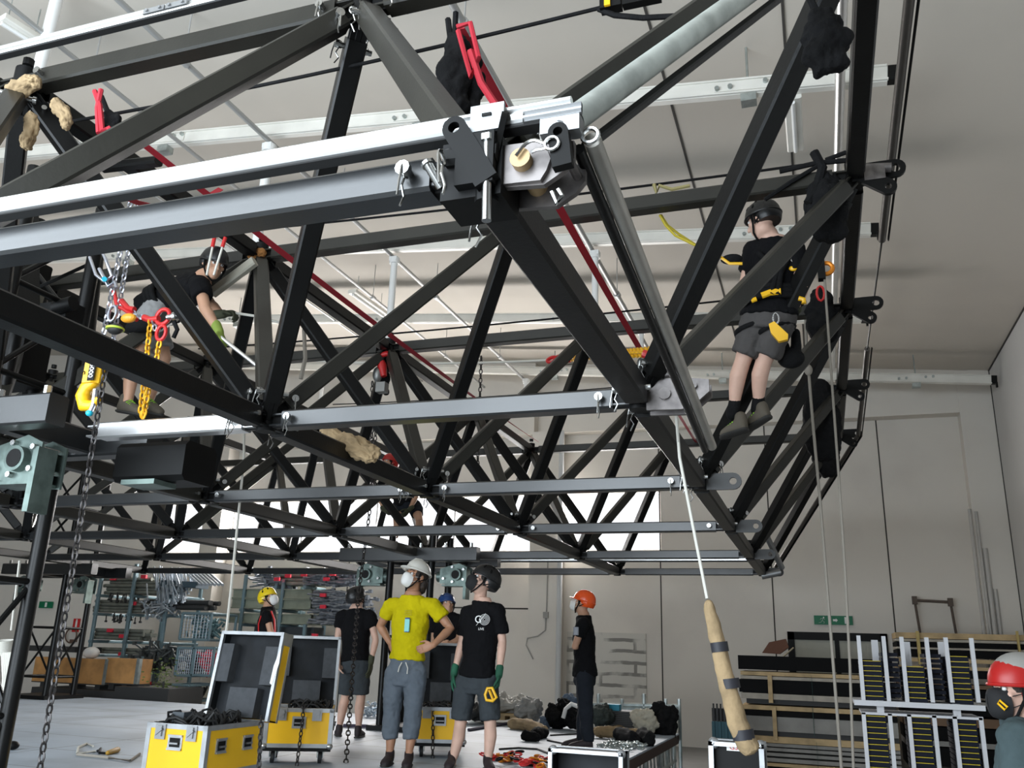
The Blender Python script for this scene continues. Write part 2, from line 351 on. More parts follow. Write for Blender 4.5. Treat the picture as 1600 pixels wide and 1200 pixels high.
# ---------------------------------------------------------------- ceiling installation
CR = .45
def crail(Y, x0, x1, label):
    s = thing('ceiling_rail', label, 'rail', (x1, Y, ceil_z(x1) - CR), 'suspended rails across the ceiling')
    a, b = V((x0, Y, ceil_z(x0) - CR)), V((x1, Y, ceil_z(x1) - CR))
    m = MB().bar(a, b, .09, .17, None, .01); m.bar(a + V((0, -.05, -.07)), b + V((0, -.05, -.07)), .03, .02, None, .004); m.bar(a + V((0, -.05, .07)), b + V((0, -.05, .07)), .03, .02, None, .004); m.build('rail_profile', railw, s, 20)
    MB().bar(b, b + V((.09, 0, -.008)), .11, .15).bar(b + V((.06, -.03, -.1)), b + V((.09, -.03, -.1)), .06, .1).build('end_cap', steel, s, 20)
    x = x1 - 1.2
    while x > x0 + .5:
        z = ceil_z(x) - CR
        MB().bar((x - .3, Y - .052, z + .028), (x + .3, Y - .052, z - .028), .008, .10, None, .002).build('joint_plate', railw, s, 20); br = MB()
        for dx in (-.28, -.16, .16, .28): br.tube((x + dx, Y - .09, z), (x + dx, Y - .05, z), .022, None, 8)
        br.tube((x, Y, z + .08), (x, Y, ceil_z(x)), .012, None, 6); br.box((x, Y, z - .13), (.14, .12, .08)); br.build('hanger_clamp', zinc, s, 30); x -= 3.4
crail(7.3, -13, .88, 'pale suspended ceiling rail nearest the camera, under the black pouch')
crail(10.4, -13, .88, 'second pale suspended ceiling rail from the front, passing behind the right climber')
crail(13.4, -14, .88, 'third pale suspended ceiling rail from the front, level with the left climber')
crail(16.5, -16, 3.1, 'farthest pale suspended ceiling rail, against the head of the window wall')
gpipe = mat('grey_pipe_paint', (.42, .42, .41), .4, .3)
def cpipe(X, y0, y1, r, m, drop, label, joints=True):
    z = ceil_z(X) - drop; s = MB().tube((X, y0, z), (X, y1, z), r)
    y = y0 + .7
    while joints and y < y1: s.tube((X, y - .05, z), (X, y + .05, z), r * 1.5); s.tube((X, y, z), (X, y, ceil_z(X)), .008, None, 6); y += 3.1
    one(s, 'ceiling_pipe', m, label, 'pipe', 'pipes under the ceiling')
cpipe(-2.6, 2, 17.3, .035, gpipe, .6, 'grey ceiling pipe that crosses above the black bag with the red strap')
cpipe(-5.61, 2, 17.3, .03, gpipe, .6, 'grey ceiling pipe that runs past the top middle truss node toward the window wall')
cpipe(-6.77, 2, 17.3, .025, gpipe, .6, 'thin grey ceiling pipe that passes over the red strapped bag at the left')
cpipe(-8.3, 2, 17.3, .02, gpipe, .5, 'thinnest grey ceiling conduit at the top left corner')
pp = aC(1316, 0, .6); cpipe(pp.x, 3, 15.5, .045, alu, .6, 'shiny steel ceiling pipe behind the right hand truss chord')
def drop(x, y0, y1, Y, r, label):
    a = aY(x, y0, Y); b = aY(x, y1, Y); b.x = a.x; a.z = ceil_z(a.x) - CR - .18; s = MB().tube((a.x, Y, a.z), (a.x, Y, b.z), r); s.tube((a.x, Y, a.z - .1), (a.x, Y, a.z - .01), r * 1.5); s.box((a.x, Y, a.z - .03), (.12, .12, .06))
    one(s, 'drop_pole', white, label, 'pole', 'white drop poles under the ceiling rails')
drop(618, 388, 545, 10.4, .05, 'white drop pole hanging from the second ceiling rail above the middle truss node')
drop(422, 222, 395, 7.3, .055, 'white drop pole hanging from the first ceiling rail above the left climber')
drop(748, 515, 560, 13.4, .04, 'short white drop pole on the third rail beside the upright brace')
drop(930, 385, 490, 10.4, .045, 'white drop pole on the second rail right of the blue-black chord')
drop(1002, 510, 570, 13.4, .04, 'white drop pole on the third rail behind the yellow chain')
drop(822, 590, 640, 16.5, .045, 'white drop pole on the farthest rail over the window')
drop(505, 585, 640, 16.5, .045, 'white drop pole on the farthest rail left of the red hoist chain')
a = aY(70, 60, 5.2); m = MB().tube((a.x, 5.2, a.z - .9), (a.x + .05, 5.2, ceil_z(a.x) - .1), .06); m.tube((a.x, 5.2, a.z - .95), (a.x, 5.2, a.z - .75), .075); one(m, 'drop_pole', white, 'thick white drop pole at the top left above the canvas wrapped node', 'pole', 'white drop poles under the ceiling rails')
def lamp(p, q, label):
    s = thing('strip_light', label, 'lamp', (V(p) + V(q)) / 2, 'unlit strip lights under the ceiling'); MB().bar(p, q, .16, .07).build('housing', railw, s, 20); d = V((0, 0, -.05))
    MB().tube(V(p).lerp(V(q), .03) + d, V(p).lerp(V(q), .97) + d, .02).build('lamp_tube', white, s)
    k = MB()
    for t in (.15, .85): c = V(p).lerp(V(q), t); k.tube(c, c + V((0, 0, .35)), .006, None, 6)
    k.build('hanger', zinc, s)
for (x0, y0, x1, y1, lb) in ((1238, 150, 1243, 232, 'unlit strip light hanging right of the long inclined brace near the black pouch'), (550, 455, 602, 492, 'unlit strip light beside the white drop pole over the middle of the truss'), (2, 28, 62, 66, 'unlit strip light at the top left corner of the ceiling')):
    lamp(aC(x0, y0, .55), aC(x1, y1, .55), lb)
# ================================================================ THE ROOF TRUSS
LZ, UZ = 2.83, 4.52
LXS = [-.77, -2.92, -5.05, -7.22, -9.6, -11.9]; LYS = [1.89, 4.08, 6.3, 8.6, 11.05, 13.4]
UXS = [.38, -1.86, -3.97, -6.2, -8.4, -10.7]; UYS = [2.98, 5.22, 7.47, 9.9, 12.2]
def Ln(i, j): return V((LXS[i], LYS[j], LZ))
def Un(i, j): return V((UXS[i], UYS[j], UZ))
roof = thing('roof_truss', 'big black steel space-frame roof of square tubes hanging over the stage deck and the crew', 'truss', (-5, 7, LZ))
chordm = mat('black_paint_lit_satin', (.010, .011, .012), .30, .0, .2, 2.5, .02, 50, .8)  # black paint copy, paler and glossier for the light on its faces
braceg = mat('black_paint_lit_olive', (.017, .016, .0125), .38, 0, .2, 3, .03, 60, .4)  # olive-lit copy of the black paint; front light put into the colour
zchord = mat('bare_zinc_chord', (.72, .72, .72), .3, .9, .12, 3)
links = {}
def member(kind, a, b, wd, m, ka, kb, cut=.13):
    d = (b - a).normalized(); p, q = a + d * cut, b - d * cut
    mb = MB().bar(p, q, wd, wd, None, wd * .1)
    u, v = mb.frame(d)
    for e, s in ((p, -1), (q, 1)):                       # forked end plates
        for k in (-1, 1): mb.bar(e + v * k * wd * .3, e + d * s * .09 + v * k * wd * .3, wd * .8, .012, v if abs(v.z) > .3 else None, .002)
    o = mb.build(kind, m, roof, 30)
    links.setdefault(ka, []).append((a, d, u, wd)); links.setdefault(kb, []).append((b, -d, u, wd)); return o
nL, nU = 5, 6
def has(i, j): return (i, j) not in ((2, 1), (2, 4))
for j in range(6):
    for i in range(5):
        a, b = Ln(i, j), Ln(i + 1, j)
        if (i, j) in ((1, 1),): b = V((-4.22, LYS[1] - .0, LZ))
        if (i, j) == (2, 1): continue
        member('bottom_chord', a, b, .10, zchord if (i, j) == (1, 1) else chordm, ('L', i, j), ('L', i + 1, j))
for i in range(6):
    for j in range(5):
        member('bottom_chord', Ln(i, j), Ln(i, j + 1), .115, steel if i < 2 else braceg, ('L', i, j), ('L', i, j + 1))
for j in range(5):
    for i in range(5): member('top_chord', Un(i, j), Un(i + 1, j), .105, braceg, ('U', i, j), ('U', i + 1, j))
for i in range(5):
    for j in range(4): member('top_chord', Un(i, j), Un(i, j + 1), .105, steel, ('U', i, j), ('U', i, j + 1))
for i in range(6):
    for j in range(5):
        for di in (-1, 0):
            for dj in (0, 1):
                li, lj = i + di, j + dj
                if 0 <= li < 6 and 0 <= lj < 6:
                    front = dj == 0
                    member('diagonal_brace' if i < 5 and li < 5 else 'outer_brace', Un(i, j), Ln(li, lj), .10, braceg if front else steel, ('U', i, j), ('L', li, lj), .15)  # front braces take the lit copy, rear ones the plain black
# node joints: centre post, gusset plates, zinc pins with spring clips
npins = 0; nclips = 0
def clip(p, d, u, s=1.0):
    m = MB(); v = d.cross(u); m.ring(p, d, v, .020 * s, .0035, 12, 5)
    m.path([p + d * .02 * s, p + d * .05 * s + v * .012, p + d * .075 * s - v * .004, p + d * .11 * s + v * .014], .0035, 5)
    m.path([p - d * .004 + v * .02 * s, p + d * .05 * s + v * .03 * s, p + d * .09 * s + v * .034 * s], .0035, 5); return m
for key, L in links.items():
    c = L[0][0]
    if (key[0] == 'L' and not has(key[1], key[2])) or (key == ('L', 2, 1)): continue
    c = Ln(key[1], key[2]) if key[0] == 'L' else Un(key[1], key[2])
    mb = MB().tube(c - V((0, 0, .058)), c + V((0, 0, .10)), .055, None, 14); mb.tube(c + V((0, 0, .13)), c + V((0, 0, .17)), .03, None, 10)
    for (a, d, u, wd) in L:
        v = d.cross(u); mb.bar(c + d * .03, c + d * .26, .03, .085, None, .004)
    if key[0] == 'U' and key[1] == 0: mb.holed(c + V((.03, .03, .04)), (1, 0, 0), (0, 0, 1), V((0, 1, 0)), .27, .12, .025, .028); mb.holed(c + V((.03, -.03, 0)), V((.8, 0, -.6)), V((.6, 0, .8)), V((0, 1, 0)), .24, .10, .03, .02)
    nd = mb.build('node_joint', steel2, roof, 30)
    if key[0] == 'L' and key[1] == 0 and key[2] > 0:
        lg = MB()
        if key[2] == 1:
            for yy in (-.05, .05): lg.prism([(0, -.075), (.17, -.08), (.24, -.05), (.30, .0), (.30, .06), (.2, .075), (.0, .085)], (1, 0, 0), (0, 0, 1), c + V((.04, yy, 0)), V((0, 1, 0)), .02)
            lg.ab(c + V((.04, -.05, .06)), c + V((.2, .05, .08))); lg.tube(c + V((.27, -.08, .03)), c + V((.27, .08, .03)), .016, None, 10); lg.tube(c + V((.13, -.075, 0)), c + V((.13, .075, 0)), .03, None, 12); lg.tube(c + V((.12, -.06, .1)), c + V((.24, -.06, .1)), .022, None, 10)
        else: lg.holed(c + V((.03, 0, 0)), (1, 0, 0), (0, 0, 1), V((0, 1, 0)), .27, .12, .025, .026)
        lg.build('lug_plate', mat('worn_bare_steel', (.17, .155, .15), .45, .7, .35, 14) if key[2] == 1 else mat('grey_lug_steel', (.07, .07, .07), .45, .3), nd, 30)
    dist = (c - CAM).length
    if dist < 9.3 and c.y < 9 and npins < 96:
        for (a, d, u, wd) in L:
            if npins >= 96: break
            p = c + d * .19; s = u if abs(u.z) < .7 else d.cross(u)
            pm = MB().tube(p - s * .085, p + s * .085, .014, None, 10); pm.tube(p - s * .095, p - s * .078, .021, None, 10)
            po = pm.build('locking_pin', chrome, nd); npins += 1
            if dist < 8 and nclips < 60:
                cp = clip(p + s * .075 * (1 if s.y < 0 else -1), V((0, 0, -1)), s.cross(V((0, 0, 1))).normalized() if abs(s.z) < .9 else V((1, 0, 0))); cp.build('spring_clip', chrome, nd); nclips += 1
# ---------------------------------------------------------------- front corner coupler (the big joint nearest the camera)
P0 = Ln(0, 0); F = 1.80
cn = MB()
def pp_(x, y, Y=F): return aY(x, y, Y)
ny = V((0, 1, 0))
def dirpx(a, b, Y=F): return (pp_(*b, Y) - pp_(*a, Y))
for a, b, w_, Y in (((762, 285), (704, 190), .064, 1.74), ((880, 262), (872, 196), .05, 1.76)):
    d = dirpx(a, b, Y); u = d.normalized(); cn.holed(pp_(*a, Y), u, ny.cross(u), ny, d.length, w_, .028, w_ * .24)
_e = dirpx((765, 282), (789, 176), 1.78); _n = V((.9, .43, 0)).normalized(); cn.holed(pp_(765, 282, 1.78), _e.normalized(), _n.cross(_e.normalized()), _n, _e.length, .066, .016, .014)
cn.box(pp_(752, 285, 1.83), (.16, .14, .16)); cn.box(pp_(752, 262, 1.78), (.10, .10, .14)); cn.ab(pp_(716, 318, 1.8), pp_(728, 250, 1.86)); cn.tube(pp_(760, 318, 1.78), pp_(760, 235, 1.78), .03)
cn.bar(pp_(700, 250, 1.76), pp_(780, 240, 1.76), .05, .05)
cnj = cn.build('corner_coupler', steel2, roof, 30)
zz = MB(); c = pp_(822, 262, 1.80)
zz.prism([(-.075, -.05), (.05, -.06), (.10, -.03), (.125, .0), (.125, .05), (.06, .05), (.0, .06), (-.075, .06)], (1, 0, 0), (0, 0, 1), c, ny, .018)
zz.prism([(-.075, -.05), (.045, -.055), (.06, -.03), (.07, 0), (.06, .03), (.03, .055), (-.075, .058)], (1, 0, 0), (0, 0, 1), c + V((0, -.016, 0)), ny, .016)
zz.prism([(-.075, -.05), (.05, -.06), (.10, -.03), (.125, .0), (.125, .05), (.06, .05), (.0, .06), (-.075, .06)], (1, 0, 0), (0, 0, 1), c + V((0, .11, 0)), ny, .018)
zz.ab(c + V((-.075, 0, .045)), c + V((.05, .11, .06))); zz.tube(c + V((.105, -.03, .015)), c + V((.105, .13, .015)), .012)
cz = zz.build('coupler_plate', mat('worn_bare_steel', (.17, .155, .15), .45, .7, .35, 14), roof, 30)
MB().tube(c + V((0, -.05, 0)), c + V((0, .13, 0)), .026, None, 18).build('bronze_pin', mat('bronze_head', (.42, .29, .15), .45, .4), cz)
b = MB(); b.tube(pp_(760, 345, 1.74), pp_(762, 218, 1.74), .012); b.tube(pp_(762, 222, 1.74), pp_(762, 213, 1.74), .02, None, 6); b.tube(pp_(668, 255, 1.72), pp_(690, 292, 1.76), .014); b.tube(pp_(668, 255, 1.72) + V((0, 0, 0)), pp_(670, 259, 1.72), .017); b.build('locking_pin', chrome, cnj)
k = clip(pp_(690, 247, 1.71), V((.15, 0, -1)).normalized(), V((1, 0, .15)).normalized(), 1.0); k.build('spring_clip', chrome, cnj)
b = MB(); b.ring(pp_(862, 224, 1.74), V((1, 0, 0)), V((0, 0, 1)), .017, .0045, 18, 6); b.path([pp_(*q, 1.74) for q in ((851, 224), (843, 221), (836, 219), (829, 220), (822, 224), (816, 230), (811, 237), (806, 244))], .0045, 6); b.path([pp_(*q, 1.74) for q in ((853, 231), (846, 233), (838, 234), (830, 238))], .0045, 6); b.path([pp_(*q, 1.73) for q in ((862, 300), (870, 318), (878, 306), (872, 296))], .006, 6); b.build('spring_clip', chrome, cz)
# ---------------------------------------------------------------- aluminium front rails and edge tubes
def rail(p, q, label):
    p, q = V(p), V(q); s = thing('front_rail', label, 'rail', p); d = (q - p).normalized()
    MB().bar(p, q, .05, .030, None, .007).bar(p + V((0, -.010, .027)), q + V((0, -.010, .027)), .03, .022, None, .008).build('rail_profile', alu, s, 40)
    MB().bar(p + V((0, .0, -.024)), q + V((0, 0, -.021)), .045, .012, None, .003).build('underside_shade', blackrub, s, 40); return s  # dark strip put in for the shaded underside of the rail
r1 = rail((-7.6, 1.80, 2.908), (-.5, 1.80, 2.908), 'long bright aluminium rail along the bottom front edge, ending at the big corner coupler')
mb = MB(); a, b2 = pp_(742, 187, 1.765), pp_(782, 180, 1.765); mb.box((a + b2) / 2 + V((0, 0, -.002)), ((b2 - a).length * 1.3, .012, .075)); mb.build('joint_plate', alud, r1, 0)
MB().box((a + b2) / 2 + V((0, -.008, .004)), (.025, .004, .008)).build('slot', steel2, r1, 0)
MB().bar((-.62, 1.775, 2.90), (-.47, 1.775, 2.90), .012, .03).build('end_plate', alud, r1, 0)
r2 = rail((-7.6, 2.9, 4.70), (-.2, 2.9, 4.70), 'upper aluminium rail crossing the top left corner above the canvas wrapped node')
xj = aY(255, 22, 2.86).x; m = MB().box((xj - .07, 2.865, 4.70), (.13, .01, .03)).box((xj + .07, 2.865, 4.70), (.13, .01, .03))
for dx in (-.11, -.03, .03, .11): m.tube((xj + dx, 2.85, 4.70), (xj + dx, 2.87, 4.70), .009, None, 8)
m.build('joint_plate', alud, r2, 30)
p, q = aY(895, 188, 1.82), aY(1290, -98, 2.75); s = thing('corner_tube', 'thick galvanised tube running from the corner coupler up to the top right', 'tube', p)
mg = mat('weathered_galvanised_tube', (.46, .49, .46), .5, .6, .18, 12, .05, 40); d = (q - p).normalized()
MB().tube(p, q, .034, None, 20).build('tube_body', mg, s); MB().tube(p - d * .06, p + d * .02, .024).box(p - d * .05, (.10, .045, .045)).build('end_fitting', alud, s)
MB().bar(p + V((.02, .05, -.05)), q + V((.02, .05, -.05)), .03, .03).build('keder_track', steel, s)
p, q = V((-.46, 1.84, aY(905, 222, 1.84).z)), aX(1122, 697, -.43); q.x = -.46
sd = mat('brushed_side_tube', (.42, .40, .36), .35, .55, .1, 6)
s = thing('side_rail_tube', 'twin steel edge tube hanging from the corner coupler to the right climber\'s shoe', 'tube', p)
MB().tube(p, q, .023, None, 16).build('tube_body', sd, s); MB().tube(p + V((-.035, 0, -.02)), q + V((-.035, .0, -.02)), .016, None, 12).build('keder_track', steel, s)
MB().ring(p + V((0, -.02, .0)), V((1, 0, 0)), V((0, 0, 1)), .02, .006).build('end_ring', chrome, s)
E_ = [aX(x, y, .63) for x, y in ((1424, -30), (1378, 375), (1355, 545), (1341, 680))]
def etube(p, q, label):
    s = thing('edge_tube', label, 'tube', p); MB().tube(p, q, .028, None, 14).build('tube_body', mat('dark_edge_tube', (.10, .09, .08), .4, .6), s)
    MB().bar(V(p) + V((.045, 0, .0)), V(q) + V((.045, 0, 0)), .015, .03).build('keder_track', steel, s)
etube(E_[0], E_[1], 'dark edge tube dropping from the top right corner past the steel clamp')
etube(E_[2], E_[3], 'dark edge tube in the lower right section above the bent corner of the roof edge')
one(MB().path([E_[1], E_[2]], .008, 6), 'edge_cable', steel, 'thin black cable bridging the gap between the two upright edge tubes at the right', 'cable')
eb = aY(1212, 886, 13.5); etube(E_[3], eb, 'dark edge tube slanting down along the far end of the roof to the last coupler')
s = thing('edge_clamp', 'steel clamp assembly joining the edge tube to the top chord above the black rucksack', 'clamp', aY(1370, 275, 5.25)); a = aY(1345, 285, 5.25)
MB().bar(a, E_[0].lerp(E_[1], .68), .05, .05).build('arm', steel2, s); m = MB(); c = aY(1366, 272, 5.2); m.box(c, (.12, .06, .10)); m.tube(c + V((-.08, 0, .05)), c + V((.1, 0, .03)), .03); m.build('jaw', mat('worn_bare_steel', (.4, .36, .35)), s, 30)
m = MB(); c = aY(1190, 880, 13.3); m.bar(aY(1198, 838, 12.9), aY(1222, 888, 13.3), .07, .07); m.tube(aY(1190, 900, 13.3), aY(1220, 894, 13.3), .05); one(m, 'end_coupler', alud, 'short worn steel end profile on the far right lower corner of the roof', 'coupler')
for j in (2, 3):                                         # short black lugs with zinc pins on the far right chord
    pass
# keder rail seen through the last row of chords
_zr = aY(1050, 875, 12.3).z
rail((-6.5, 12.3, _zr), (-.72, 12.3, _zr), 'slim bright rail seen between the last two rows of bottom chords at the far end')
# ---------------------------------------------------------------- safety webbings and lines
def cord(pts, r, m, name, label, cat='rope', group=None, n=6): return one(MB().path(pts, r, n), name, m, label, cat, group)
def strap(p, q, wd, m, label, sg=.02, name='webbing_strap', cat='strap', n=10):
    pts = sag(p, q, sg, n); mb = MB(); d = (V(q) - V(p)).normalized(); u, v = mb.frame(d); vs = []
    for k, x in enumerate(pts):
        t = .5 * math.sin(k * .5); a = u * math.cos(t) + v * math.sin(t); bb = -u * math.sin(t) + v * math.cos(t)
        vs += [x - a * wd / 2 - bb * .002, x + a * wd / 2 - bb * .002, x + a * wd / 2 + bb * .002, x - a * wd / 2 + bb * .002]
    fs = [(4 * k + i, 4 * k + (i + 1) % 4, 4 * k + 4 + (i + 1) % 4, 4 * k + 4 + i) for k in range(n) for i in range(4)] + [(3, 2, 1, 0), tuple(4 * n + i for i in range(4))]
    mb.add(vs, fs); return one(mb, name, m, label, cat)
strap(aY(718, 45, 2.98), aY(1088, 692, 12.2), .05, red, 'long red webbing lifeline running from the front black bag away to the far top chord', .05)
strap(aY(160, 175, 2.98), aY(840, 690, 12.2), .045, red, 'long red webbing lifeline running from the left bag to the far middle of the roof', .05)
strap(aY(178, 300, 3.4), aY(345, 295, 4.6), .04, red, 'loose red webbing slung between the bars left of the front rail', .12)
for yy, a, b, lb in ((2.98, (110, 190), (955, 8), 'black safety line across the front top chord, ending at the ratchet'), (5.22, (330, 365), (1275, 255), 'black safety line across the second top chord, above the blue-black chord'), (7.47, (310, 545), (1130, 470), 'black safety line across the third top chord behind the climbers'), (12.2, (520, 632), (965, 605), 'thin black safety line above the zinc bottom chord in the middle')):
    cord(sag(aY(*a, yy + .1), aY(*b, yy + .1), .03), .009, blackcloth, 'safety_line', lb, 'line')
s = thing('ratchet', 'black ratchet buckle with a yellow label at the top centre', 'ratchet', aY(950, 12, 2.98))
c = aY(955, 8, 2.98); MB().box(c, (.09, .05, .05)).box(c + V((.13, 0, .0)), (.16, .04, .05)).build('ratchet_body', steel2, s, 0); MB().box(c + V((-.01, -.03, 0)), (.025, .012, .05)).build('yellow_label', yel, s, 0)
MB().path([aY(*q, 2.98) for q in ((935, 14), (960, 24), (1005, 28), (1060, 25))], .012, 6).build('strap_tail', blackcloth, s)
s = thing('lanyard', 'yellow rope lanyard with two steel carabiners left of the right climber', 'lanyard', aY(1060, 350, 5.3))
for k in (0, 1): MB().path([aY(*q, 5.3 + .05 * k) for q in ((1031 + 2 * k, 336), (1040 + 3 * k, 352), (1055 + 6 * k, 368 - 2 * k), (1092, 386), (1126, 402))], .009, 6).build('rope', mat('yellow_rope', (.48, .38, .03), .8), s)
for k in (0, 1): c = aY(1025 + 6 * k, 312, 5.3); MB().ring(c, V((1, 0, 0)), V((0, 0, 1)), .018, .006, 14, 6, 1, 3).build('carabiner', chrome, s)
c = aY(1143, 405, 5.35); MB().ell(c, (.07, .03, .035)).build('energy_absorber', blackcloth, s); MB().path([aY(1126, 402, 5.32), aY(1140, 412, 5.32), aY(1160, 412, 5.32)], .01, 6).build('yellow_edge', yel, s)
s = thing('carabiner_anchor', 'tan rope anchor with shackle on the top safety line, left of the yellow lanyard', 'anchor', aY(1045, 295, 5.3))
m = MB(); m.path([aY(x, y, 5.3) for x, y in ((1022, 288), (1026, 302), (1030, 290), (1050, 296), (1078, 290))], .014, 6); m.build('anchor_rope', mat('olive_rope', (.28, .24, .1), .8), s)
def bag(px, Y, wd, ht, dp, label, strapto=None, smat=blackcloth):
    c = aY(*px, Y); s = thing('tool_bag', label, 'bag', c - V((0, 0, ht / 2))); mb = MB()
    secs = []
    for k in range(9):
        t = k / 8; z = -ht / 2 + ht * t; f = (.55 + .45 * math.sin(min(1, t * 3) * PI / 2)) * (1 - .62 * max(0, (t - .45) / .55) ** 1.5)
        secs.append((c + V((.02 * math.sin(k * 2.1), 0, z)), (1, .15 * math.sin(k), 0), (0, 1, 0), wd / 2 * f, dp / 2 * f))
    mb.loft(secs, 18); o = mb.build('bag_body', smat, s, 60); _sub(o, 2); _disp(o, .06, .07)
    if strapto is not None:
        m = MB()
        for q in strapto: m.path([c + V((0, 0, ht / 2 - .05)), c.lerp(aY(*q, Y), .6) + V((.0, 0, .02)), aY(*q, Y)], .014, 6)
        m.build('hang_strap', smat, s)
    return s
def _sub(o, n): m = o.modifiers.new('s', 'SUBSURF'); m.levels = n; m.render_levels = n
def _disp(o, st, sz, mid=.5):
    t = bpy.data.textures.new('folds', 'CLOUDS'); t.noise_scale = sz; m = o.modifiers.new('d', 'DISPLACE'); m.texture = t; m.strength = st; m.mid_level = mid; m.texture_coords = 'GLOBAL'
bag((708, 118), 2.98, .17, .44, .12, 'tall black tool bag hanging under the front top chord beside the red webbing', ((700, 30), (712, 20)))
bag((733, 130), 3.05, .14, .34, .1, 'second slimmer black bag hanging right behind the tall black tool bag', ((716, 40),))
bag((1290, 64), 2.98, .18, .29, .13, 'black pouch hanging off the steep brace at the top right of the picture', ((1262, -10),))
bag((1290, 322), 5.2, .27, .50, .2, 'large black rucksack tied to the right end of the second top chord', ((1276, 245), (1250, 290)))
bag((1284, 492), 7.4, .28, .5, .2, 'black rucksack tied to the right end of the third top chord beside the climber\'s hip', ((1278, 455),))
bag((1283, 655), 9.85, .42, .95, .26, 'long black bag hanging on the right end of the fourth top chord', ((1280, 600),))
bag((1290, 700), 12.0, .36, .8, .26, 'black bag hanging on the right end of the farthest top chord', ((1285, 655),))
bag((172, 205), 2.98, .13, .22, .1, 'small black bag hanging on the red webbing at the left', ((158, 150),))
bag((603, 590), 7.5, .06, .35, .06, 'slim black pouch beside the red hoist in the middle', ((603, 560),))
m = MB(); m.path([aY(x, y, 5.15) for x, y in ((1272, 238), (1285, 262), (1275, 300), (1262, 318))], .03, 8); m.path([aY(x, y, 5.15) for x, y in ((1218, 268), (1275, 255), (1330, 250))], .016, 6); m.path([aY(x, y, 5.15) for x, y in ((1280, 258), (1235, 285), (1195, 312))], .014, 6); m.path([aY(x, y, 5.15) for x, y in ((1290, 250), (1322, 238))], .014, 6)
one(m, 'knotted_straps', blackcloth, 'bunch of black straps knotted above the large rucksack at the second top chord', 'strap')
# red loops on the bags
m = MB(); P_ = [aY(x, y, 2.9) for x, y in ((714, 42), (735, 36), (748, 90), (736, 120), (722, 70), (716, 48))]; m.path(P_, .012, 6); m.path([aY(x, y, 2.9) for x, y in ((735, 80), (752, 130), (775, 165), (785, 172))], .016, 6); one(m, 'red_strap_loop', red, 'looped red strap hanging next to the tall black tool bag', 'strap')
m = MB(); m.path([aY(x, y, 2.9) for x, y in ((148, 142), (156, 165), (160, 205), (170, 200), (180, 218))], .013, 6); m.path([aY(x, y, 2.9) for x, y in ((158, 140), (152, 170), (154, 208))], .013, 6); one(m, 'red_strap_loop', red, 'red strap knotted over the top left bar beside the small black bag', 'strap')
def cloth_lump(pts, rads, Y, label, name='protective_wrap', cat='cloth', m=burlap, amp=.05, sz=.08):
    mb = MB().limb([aY(x, y, Y) for x, y in pts], rads, 14); o = one(mb, name, m, label, cat, None, 60); _sub(o, 3); _disp(o, amp * 1.1, sz); _disp(o, amp * .5, sz * .4); return o
cloth_lump(((10, 160), (25, 140), (50, 128)), (.035, .05, .04), 2.85, 'tan canvas wrapped around the top left node')
cloth_lump(((92, 165), (104, 185), (105, 195)), (.03, .035, .02), 2.9, 'tan canvas flap hanging right of the top left node')
cloth_lump(((48, 185), (50, 205), (40, 225)), (.03, .03, .035), 2.85, 'tan canvas glove-like bundle hanging below the top left node')
cloth_lump(((505, 672), (535, 690), (560, 700), (580, 712)), (.03, .075, .07, .055), 4.95, 'crumpled tan canvas lying on the bottom chord in the middle of the roof', amp=.07)
cloth_lump(((395, 400), (408, 394)), (.045, .04), 5.15, 'rusty brown rag tied on the node behind the left climber\'s helmet', 'rag', 'rag', mat('rust_rag', (.28, .12, .03), .9), .03)
cloth_lump(((482, 505), (492, 512)), (.03, .02), 6.0, 'brown rag tied on a brace in the middle', 'rag', 'rag', mat('rust_rag', (.28, .12, .03), .9), .02)
# canvas tube hanging on the white rope
cord([aY(1056, 640, 4.2), aY(1060, 690, 4.4), aY(1062, 715, 4.4), aY(1105, 935, 4.4)], .008, rope_w, 'hauling_rope', 'thin white rope running from the corner chord down to the hanging canvas tube')
s = thing('wrapped_sling', 'tan canvas covered sling hanging on the white rope, bound with dark tape bands', 'sling', aY(1180, 1175, 4.4))
P_ = [aY(x, y, 4.4) for x, y in ((1106, 936), (1112, 965), (1122, 1005), (1130, 1045), (1141, 1085), (1148, 1115), (1156, 1140), (1166, 1160), (1178, 1178))]
o = MB().path(P_, [.026, .033, .036, .040, .041, .048, .046, .05, .045], 16).build('canvas_sleeve', burlap, s, 60); _sub(o, 2); _disp(o, .014, .05)
for x, y, r in ((1124, 1011, .041), (1140, 1068, .046), (1161, 1148, .050)): c = aY(x, y, 4.4); MB().tube(c + V((-.002, 0, .022)), c + V((.004, 0, -.022)), r, None, 18).build('tape_band', mat('dark_tape', (.02, .02, .026), .6), s)
cord([aY(1258, 470, 7.5), aY(1260, 540, 7.55)] + [aY(x, y, 7.6) for x, y in ((1263, 575), (1270, 660), (1283, 800), (1295, 950), (1307, 1100), (1325, 1330))], .012, rope_g, 'hanging_rope', 'grey rope with a knot hanging right of the climber down past the rack')
o = one(MB().ell(aY(1263, 578, 7.55), (.035, .03, .05)), 'rope_knot', rope_g, 'thick knot in the grey rope below the climber\'s hip', 'knot')
cord([aY(x, y, 7.2) for x, y in ((1288, 430), (1293, 500), (1300, 600), (1311, 750), (1321, 900), (1328, 1040), (1338, 1330))], .010, rope_g, 'hanging_rope', 'second grey rope hanging from the yellow pulley straight down at the right')
s = thing('rope_pulley', 'orange rope pulley with carabiners hanging right behind the climber', 'pulley', aY(1288, 420, 7.2)); c = aY(1287, 420, 7.2)
